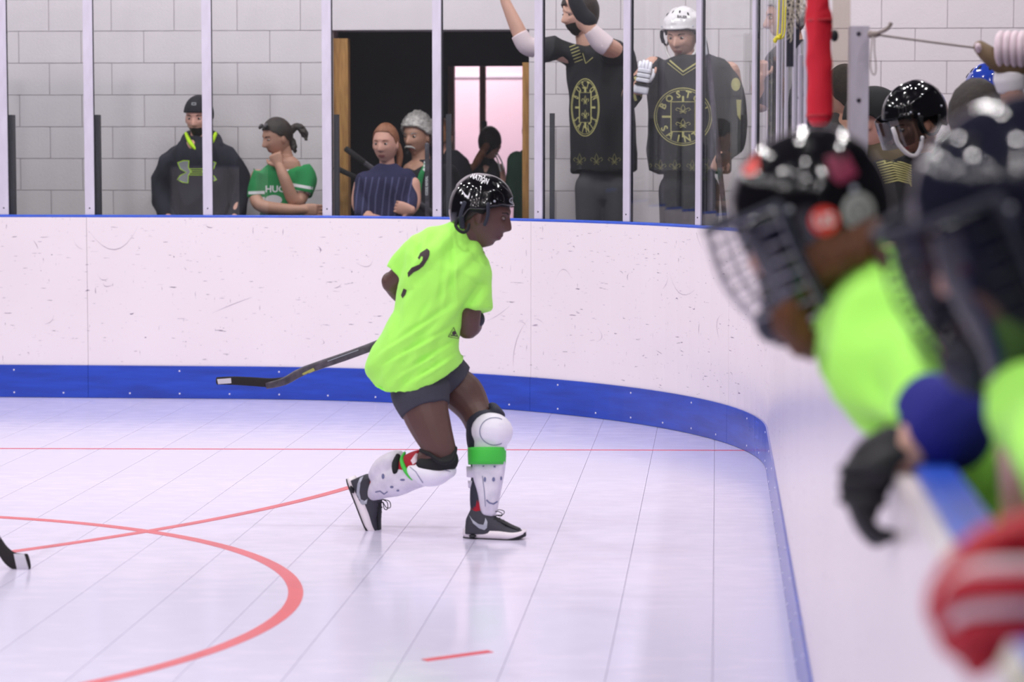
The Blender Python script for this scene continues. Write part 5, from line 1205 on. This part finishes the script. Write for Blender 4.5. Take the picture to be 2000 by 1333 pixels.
def bench():
    # bench person between the red pole and the white post
    F = Fig(11.0); root = person_root(F, 1640, 'brown-haired person in grey, seen in the gap between red pole and white post')
    MX = HM(F.p(1650, 185), -150, 8, 0, 1.0); b = BM(); head_bm(b, MX); F.t(b, [(1650, 205, 0, 22), (1652, 240, 0, 24)]); F.t(b, [(1652, 260, 0, 60, 44), (1652, 420, 0, 64, 44)]); body(root, b, 'skin_fair', key='b11'); hair(root, MX, 'hair_brown')
    b = BM(); torso(F, b, 1650, 232, 520, 78, 48, sh=88); F.t(b, [(1585, 270, 0, 32), (1575, 350, 0, 28), (1590, 430, -.1, 24)]); F.t(b, [(1715, 270, 0, 32), (1725, 350, 0, 28), (1710, 430, -.1, 24)]); cloth(root, b, 'grey_jacket', 'jacket', amp=.02); legs(F, root, 1590, 1710, 500, 'black_cloth', w=36)
    # dark helmet at the left of the group
    F = Fig(10.4); root = person_root(F, 1712, 'bench player in a matt black helmet just right of the white post, ear showing')
    MX = HM(F.p(1705, 238), -115, 20, 0, 1.0); b = BM(); head_bm(b, MX); F.t(b, [(1712, 262, 0, 24), (1722, 300, .05, 28)]); F.t(b, [(1735, 330, .05, 70, 44), (1745, 480, .05, 74, 46)]); body(root, b, 'skin_pink', key='b12')
    b = BM(); cap_bm(b, MX, rimfn([(0, .05), (60, .04), (78, .025), (100, .015), (120, -.03), (150, -.055), (180, -.06)]), r=(.1, .125, .12), c=HC, n=64, m=20, thick=.012, rad=lambda az, ph, t: .02*math.exp(-((t-.03)/.06)**2)); obj('helmet', b, 'foam_black', root)
    b = BM(); torso(F, b, 1738, 285, 540, 80, 48, sh=84); cloth(root, b, 'gold_brown', 'jersey', amp=.02, key='j12'); legs(F, root, 1680, 1800, 520, 'black_cloth', w=36)
    # helmet with visor and white chin strap
    F = Fig(9.6); root = person_root(F, 1790, 'bench player in a shiny black helmet with clear visor and white chin strap')
    MX = HM(F.p(1786, 240), -62, 24, 0, 1.0); b = BM(); head_bm(b, MX); F.t(b, [(1795, 265, .02, 26), (1800, 320, .04, 30)]); F.t(b, [(1800, 350, .04, 72, 50), (1810, 520, .04, 78, 52)]); F.t(b, [(1735, 360, 0, 26), (1722, 440, -.05, 22), (1745, 500, -.15, 18)]); F.hand(b, 1752, 508, -.16, .5, .6)
    body(root, b, 'skin_tan', key='b13'); face(root, MX, 'b13'); hair(root, MX, 'hair_dark', r=(.079, .1, .105))
    h = helmet(root, MX @ Matrix.Translation((0, .004, .006)), 'helmet_black', strap_on=False, surf='h13')
    b = BM(); pts = [(1744, 251, -.13), (1748, 262, -.13), (1754, 280, -.12), (1768, 297, -.11), (1780, 304, -.10), (1790, 302, -.09), (1798, 288, -.10), (1801, 268, -.11)]; F.t(b, [(x, y, z, 4.2, 3) for x, y, z in pts], n=10); obj('chin_strap', b, 'strap_white', h)
    b = BM()
    for lay in (0, 1): pass
    rr = []
    for i in range(15):
        a = math.radians(-78+156*i/14); rr.append([b.verts.new(MX @ Vector((k_*math.sin(a), -.01-(k_+.026)*math.cos(a), z))) for k_, z in ((.108, .06), (.116, -.045), (.1145, -.045), (.1065, .06))])
    loft(b, rr); obj('visor', b, 'clear', h, smooth=False)
    b = BM(); torso(F, b, 1800, 312, 560, 86, 54, sh=90); F.t(b, [(1735, 345, 0, 34), (1722, 410, -.03, 30), (1735, 470, -.1, 26)]); F.t(b, [(1868, 345, 0, 34), (1880, 430, -.03, 30)]); cloth(root, b, 'black_jersey', 'jersey', amp=.03, key='j13')
    pr = []
    for i in range(9): pr += stroke([(1712+i*2, 318+i*5), (1738+i*2, 312+i*5), (1764+i*1.5, 318+i*5), (1780, 324+i*5)], 2.4)
    print_on('chest_stripe', poly2d(pr+stroke([(1727, 318), (1760, 294)], 3)), 'j13', 'gold_print', root, step=6, label='narrow gold bands on the chest'); legs(F, root, 1745, 1870, 540, 'black_cloth', w=38)
    # brown hair
    F = Fig(9.0); root = person_root(F, 1910, 'person with short brown hair, back of the head showing between helmets')
    MX = HM(F.p(1907, 236), 172, 10, 0, 1.1); b = BM(); head_bm(b, MX); F.t(b, [(1905, 240, 0, 30), (1905, 290, .02, 34)]); F.t(b, [(1905, 330, .02, 80, 54), (1905, 520, .02, 84, 56)]); body(root, b, 'skin_tan', key='b14')
    hair(root, MX, 'hair_brown', r=(.090, .114, .115), amp=.03, rim=[(0, .06), (40, .055), (65, .03), (80, -.01), (95, -.01), (115, -.05), (140, -.08), (180, -.095)])
    b = BM(); torso(F, b, 1905, 290, 600, 92, 58, sh=98); cloth(root, b, 'black_jersey', 'jersey', amp=.02); legs(F, root, 1840, 1970, 590, 'black_cloth', w=40)
    # blue helmet
    F = Fig(10.2); root = person_root(F, 1950, 'bench player in a blue helmet behind the brown-haired head')
    MX = HM(F.p(1938, 190), -40, 12, -14, .95); b = BM(); head_bm(b, MX); F.t(b, [(1950, 225, 0, 26), (1955, 270, .02, 30)]); F.t(b, [(1958, 300, .02, 72, 50), (1960, 480, .02, 76, 52)]); body(root, b, 'skin_pink', key='b15'); helmet(root, MX, 'helmet_blue', surf='h15')
    b = BM(); torso(F, b, 1958, 262, 560, 84, 52, sh=88); cloth(root, b, 'grey_jacket', 'jersey', amp=.02); legs(F, root, 1900, 2016, 540, 'black_cloth', w=36)
    # raised glove
    F = Fig(8.5); root = person_root(F, 2060, 'player at the right edge raising a white-fingered tan glove to hold the rope')
    MX = HM(F.p(2080, 190), -30, 8, 0, 1.0); b = BM(); head_bm(b, MX); F.t(b, [(2080, 215, 0, 30), (2085, 265, .02, 34)]); F.t(b, [(2088, 300, .02, 84, 58), (2090, 520, .02, 88, 60)])
    F.t(b, [(2010, 320, -.02, 34), (1992, 300, -.1, 30), (1988, 250, -.14, 26), (1976, 180, -.16, 22), (1968, 140, -.16, 19)]); body(root, b, 'skin_tan', key='b16')
    helmet(root, MX, 'helmet_navy', surf='h16')
    b = BM(); torso(F, b, 2090, 262, 640, 98, 62, sh=106); F.t(b, [(2020, 310, -.02, 44), (1996, 296, -.1, 40)]); cloth(root, b, 'black_jersey', 'jersey', amp=.02)
    b = BM(); F.t(b, [(1970, 162, -.16, 30, 26), (1974, 140, -.16, 31, 27)], cap='flat'); F.t(b, [(1972, 152, -.16, 32, 28), (1976, 178, -.155, 27, 24)], cap='flat'); obj('glove_cuff', modmesh(b, .006, 2, .5), 'strap_white', root)
    b = BM(); F.t(b, [(1914, 92, -.17, 13, 14), (1930, 106, -.18, 17, 18), (1955, 124, -.18, 20, 20), (1985, 130, -.17, 22, 20), (2010, 120, -.16, 22, 20)], n=16); obj('glove_palm', modmesh(b, .006, 2, .5), 'glove_tan', root)
    for i in range(5):
        b = BM(); F.t(b, [(1952+i*14, 124, -.2, 7.5, 9), (1950+i*14, 100, -.225, 8, 10), (1951+i*14, 78, -.215, 8, 10), (1954+i*14, 68, -.19, 7, 9)], n=12); obj('glove_finger', b, 'sock_white', root)
    b = BM(); F.t(b, [(1912, 98, -.19, 6, 7), (1910, 90, -.2, 6, 7)], n=10); obj('glove_thumb_tip', b, 'sock_white', root)
    legs(F, root, 2020, 2160, 620, 'black_cloth', w=42)
bench()
# ================================================================== FOREGROUND: TWO PLAYERS LEANING OVER THE BOARDS
def sticker(root, h, surf, x, y, rx, ry, m, lab, extra=None, rot=0):
    s = print_on('sticker', poly2d([oval(x, y, rx, ry, 28)]), surf, m, h, step=6, off=.002, label=lab)
    if extra and s: print_on('sticker_print', extra[0], surf, extra[1], s if s.parent == h and h.parent is None else h, step=5, off=.0035)
def player_a():
    F = Fig(3.95); root = person_root(F, 1860, 'near player in a dark helmet with round stickers, blue elbow pad on the boards')
    MX = HM(F.p(1580, 440, 0), -86, 25, 0, .98)
    b = BM(); head_bm(b, MX); F.t(b, [(1625, 480, .02, 60), (1690, 560, .03, 64), (1760, 650, .04, 70)]); 
    F.t(b, [(1740, 640, .06, 120, 100), (1890, 800, .10, 130, 100), (1985, 1000, .12, 125, 100)])
    # upper arm, elbow on the cap rail, forearm back to the hanging glove
    F.t(b, [(1700, 650, -.04, 46), (1750, 745, -.22, 38), (1815, 838, -.42, 40)]); F.t(b, [(1815, 850, -.42, 44), (1775, 876, -.42, 42), (1742, 892, -.42, 38), (1722, 905, -.42, 32)])
    body(root, b, 'skin_fair', key='b17', voxel=.006); face(root, MX, 'b17')
    h = helmet(root, MX @ Matrix.Translation((0, .006, .002)) @ Matrix.Scale(.99, 4), 'helmet_black', surf='ha', strap='foam_black', deep=.075, amp=.55); cage(root, MX, 'wire', 'foam_navy')
    b = BM()
    for s in (-1, 1): 
        pts = [(s*.096, -.075, .045, .030), (s*.1, -.07, .0, .034), (s*.094, -.072, -.05, .032), (s*.078, -.088, -.10, .026), (s*.055, -.108, -.14, .012)]; tube(b, [(MX @ Vector(p[:3]), p[3], .008) for p in pts], n=12)
    obj('cheek_guard', b, 'helmet_navy', h)
    print_on('sticker', poly2d([oval(1610, 432, 29, 29, 28)]), 'ha', 'red_sticker', h, step=8, label='round orange-red sticker with white lettering')
    b2 = text_px('US', 1610, 432, 26, rot=-8, sx=.95); print_on('sticker_print', b2, 'ha', 'sticker_white', h, step=8, off=.003)
    print_on('sticker', poly2d([oval(1677, 413, 32, 37, 28)]), 'ha', 'grey_sticker', h, step=8, label='round pale grey sticker with a dark ring')
    b2 = poly2d(stroke(oval(1677, 413, 19, 23, 24), 3.5, True)); addbm(b2, poly2d(stroke([(1668, 424), (1673, 402), (1680, 416), (1687, 400)], 4))); print_on('sticker_print', b2, 'ha', 'support', h, step=8, off=.003)
    print_on('sticker', poly2d([[(1612, 306), (1655, 300), (1676, 340), (1640, 360), (1622, 345)]]), 'ha', 'maroon_sticker', h, step=8, label='faded maroon square sticker')
    print_on('sticker', poly2d([[(1452, 318), (1478, 300), (1482, 330), (1470, 342), (1452, 340)]]), 'ha', 'red_sticker', h, step=8, label='red sticker at the front of the helmet')
    hair(root, MX, 'hair_auburn', r=(.084, .108, .112))
    b = BM()
    for i in range(9):
        u = i/8; F.t(b, [(1600+100*u, 470-25*u, -.06+.02*math.sin(i*2), 26), (1575+90*u, 520-20*u, -.075+.02*math.sin(i*3), 28), (1548+95*u, 585-70*u, -.07, 24), (1545+120*u, 625-100*u, -.06, 14)], n=10)
    F.t(b, [(1550, 560, -.06, 32, 36), (1545, 620, -.07, 38, 36), (1565, 665, -.07, 30, 28), (1588, 700, -.06, 9, 10)], n=14); F.t(b, [(1720, 500, -.09, 16), (1722, 530, -.10, 8)], n=10)
    b = modmesh(b, .006, 2, None); b.normal_update()
    for v in b.verts: v.co += v.normal*.007*noise.noise(Vector((v.co.x*70, v.co.y*70, v.co.z*9)))
    obj('ponytail', modmesh(b, None, 1, .6), 'hair_auburn', root)
    b = BM(); F.t(b, [(1665, 540, .03, 66, 80), (1700, 585, .04, 112, 110), (1760, 680, .07, 150, 130), (1880, 800, .10, 155, 130), (1975, 930, .12, 150, 130), (1996, 1090, .12, 146, 130)], n=28, cap='flat')
    F.t(b, [(1680, 590, -.03, 96, 90), (1715, 690, -.16, 92, 84), (1745, 780, -.30, 78, 74), (1752, 822, -.36, 62, 60), (1738, 850, -.40, 46, 46)], n=24, cap='flat')
    cloth(root, b, 'neon', 't_shirt', key='sa', voxel=.010, amp=.035, f=(7, 7, 5), seed=55, smooth=3)
    b = BM(); F.t(b, [(1808, 792, -.38, 64, 52), (1846, 826, -.42, 86, 64), (1860, 862, -.42, 72, 58)], n=20); F.t(b, [(1852, 850, -.42, 58, 50), (1812, 858, -.42, 50, 46)], n=16); obj('elbow_pad', modmesh(b, .006, 4, .5), 'blue_pad', root, label='royal blue elbow pad')
    b = BM(); F.t(b, [(1742, 868, -.42, 36, 36), (1718, 895, -.42, 48, 40), (1690, 940, -.42, 46, 40), (1688, 975, -.42, 42, 34), (1690, 1000, -.42, 26, 28)], n=18)
    F.t(b, [(1712, 925, -.46, 30, 24), (1730, 905, -.46, 26, 20), (1765, 888, -.45, 12, 12)], n=12)
    gl = obj('glove', modmesh(b, .006, 4, .5), 'glove_black', root)
    b = BM()
    for y in (915, 945, 975): F.t(b, [(1656, y, -.43, 10, 22), (1690, y+3, -.46, 15, 12), (1722, y+6, -.45, 10, 14)], n=12)
    obj('back_roll', b, 'glove_black', gl)
    for i in range(4):
        b = BM(); z = -.46+.026*i; F.t(b, [(1680-3*i, 985, z, 17, 16), (1692-3*i, 1022, z, 15, 15), (1716-3*i, 1044+3*i, z, 14, 14), (1736-4*i, 1046+2*i, z, 12, 12)], n=12); obj('glove_finger', b, 'glove_black', gl)
    b = BM(); F.t(b, [(1860, 1080, .12, 80, 66), (1860, 1500, .15, 76, 66)]); F.t(b, [(1990, 1080, .12, 80, 66), (1990, 1500, .15, 76, 66)])
    b.free(); b = BM(); q = F.p(1996, 1080, .14)
    for s in (-1, 1): tube(b, [(q+Vector((s*.08, 0, .06)), .085, .09), (Vector((q.x+s*.1, q.y+.06, .5)), .07, .075), (Vector((q.x+s*.1, q.y+.1, .1)), .06, .06)], n=14)
    obj('shorts', modmesh(b, .012, 3, .5), 'black_cloth', root)
    for s in (-1, 1): b = BM(); c = Vector((q.x+s*.1, q.y+.08, .05)); tube(b, [(c+Vector((0, .05, .0)), .045, .045), (c+Vector((0, -.16, -.015)), .045, .03)], n=12, side=Vector((0, 0, 1))); obj('shoe', b, 'shoe_grey', root)
player_a()
def player_b():
    F = Fig(3.1); root = person_root(F, 2060, 'nearest player at the right edge in a large dark caged helmet and red hockey gloves')
    MX = HM(F.p(1990, 448, 0), -80, 24, 0, 1.06)
    b = BM(); head_bm(b, MX); F.t(b, [(2000, 560, .03, 80), (2080, 660, .05, 92)]); F.t(b, [(2130, 760, .08, 190, 150), (2160, 1000, .1, 210, 160)])
    F.t(b, [(2080, 800, -.1, 90), (2110, 950, -.3, 80), (2080, 1080, -.5, 66), (2040, 1120, -.55, 60)])
    body(root, b, 'skin_fair', key='b18', voxel=.007); face(root, MX, 'b18')
    h = helmet(root, MX @ Matrix.Translation((0, .006, .0)), 'helmet_navy', surf='hb', strap='foam_black', deep=.08, amp=.55); cage(root, MX, 'wire_dark', 'foam_navy')
    b = BM()
    for s in (-1, 1):
        pts = [(s*.096, -.082, .05, .036), (s*.1, -.078, .0, .050), (s*.096, -.074, -.05, .050), (s*.084, -.084, -.10, .036), (s*.055, -.1, -.135, .016)]; tube(b, [(MX @ Vector(p[:3]), p[3], .009) for p in pts], n=12)
    obj('cheek_guard', b, 'helmet_navy', h)
    print_on('maker_mark', poly2d([[(1770, 460), (1846, 464), (1846, 484), (1770, 482)]]), 'hb', 'silver', h, step=10, label='pale maker mark on the helmet side') 
    b = BM(); F.t(b, [(2060, 650, .03, 90, 110), (2110, 710, .06, 180, 150), (2150, 850, .09, 215, 165), (2175, 1100, .1, 215, 165)], n=28, cap='flat'); F.t(b, [(2060, 760, -.03, 120, 100), (2080, 860, -.16, 110, 96), (2100, 960, -.3, 96, 90)], n=22, cap='flat')
    cloth(root, b, 'neon', 't_shirt', key='sb', voxel=.011, amp=.03, f=(7, 7, 5), seed=66, smooth=3)
    q = F.p(2150, 1150, .1); b = BM()
    for s in (-1, 1): tube(b, [(Vector((q.x+s*.1, q.y, .86)), .1, .1), (Vector((q.x+s*.11, q.y+.04, .45)), .08, .08), (Vector((q.x+s*.11, q.y+.06, .1)), .06, .06)], n=14)
    obj('shorts', modmesh(b, .012, 3, .5), 'black_cloth', root)
    for s in (-1, 1): b = BM(); c = Vector((q.x+s*.11, q.y+.04, .05)); tube(b, [(c+Vector((0, .05, .0)), .045, .045), (c+Vector((0, -.16, -.015)), .045, .03)], n=12, side=Vector((0, 0, 1))); obj('shoe', b, 'shoe_grey', root)
    # red glove draped over the cap rail: fingers hang down on the rink side
    G_ = Fig(2.2); gl = thing('glove_tmp', (0, 0, 0), None, None); 
    gp = root
    b = BM(); G_.t(b, [(2075, 1060, .03, 66, 60), (2010, 1075, .0, 74, 60), (1950, 1100, -.03, 76, 52), (1900, 1140, -.04, 80, 50), (1880, 1200, -.04, 72, 44), (1895, 1265, -.04, 50, 40), (1905, 1300, -.04, 26, 24)], n=20)
    bpy.data.objects.remove(gl)
    g0 = obj('glove', rumple(modmesh(b, .007, 3, .6), .004, (20, 20, 20)), 'glove_red', root, label='red hockey glove with white bands', keep='rg')
    for k, (pts, m_) in enumerate((
        ([(1990, 1052, -.06, 30, 26), (1930, 1070, -.09, 32, 26), (1870, 1110, -.10, 26, 24), (1846, 1150, -.09, 16, 16)], 'glove_red'),
        ([(2060, 1110, -.11, 13, 12), (1960, 1108, -.125, 14, 12), (1890, 1118, -.12, 13, 12), (1842, 1160, -.11, 10, 10)], 'glove_white'),
        ([(2060, 1145, -.11, 30, 24), (1960, 1146, -.125, 30, 24), (1880, 1152, -.12, 27, 24), (1842, 1190, -.10, 18, 18)], 'glove_red'),
        ([(2060, 1184, -.11, 13, 12), (1960, 1184, -.125, 14, 12), (1880, 1196, -.115, 13, 12), (1858, 1218, -.10, 10, 10)], 'glove_white'),
        ([(2060, 1222, -.09, 30, 26), (1970, 1220, -.11, 33, 28), (1900, 1236, -.11, 30, 26), (1876, 1262, -.10, 24, 22)], 'glove_red'),
        ([(1950, 1235, -.08, 30, 24), (1920, 1275, -.09, 38, 28), (1905, 1302, -.09, 28, 24)], 'glove_red'))):
        b = BM(); G_.t(b, pts, n=14); obj('glove_roll' if m_ == 'glove_red' else 'glove_band', b, m_, g0)
player_b()
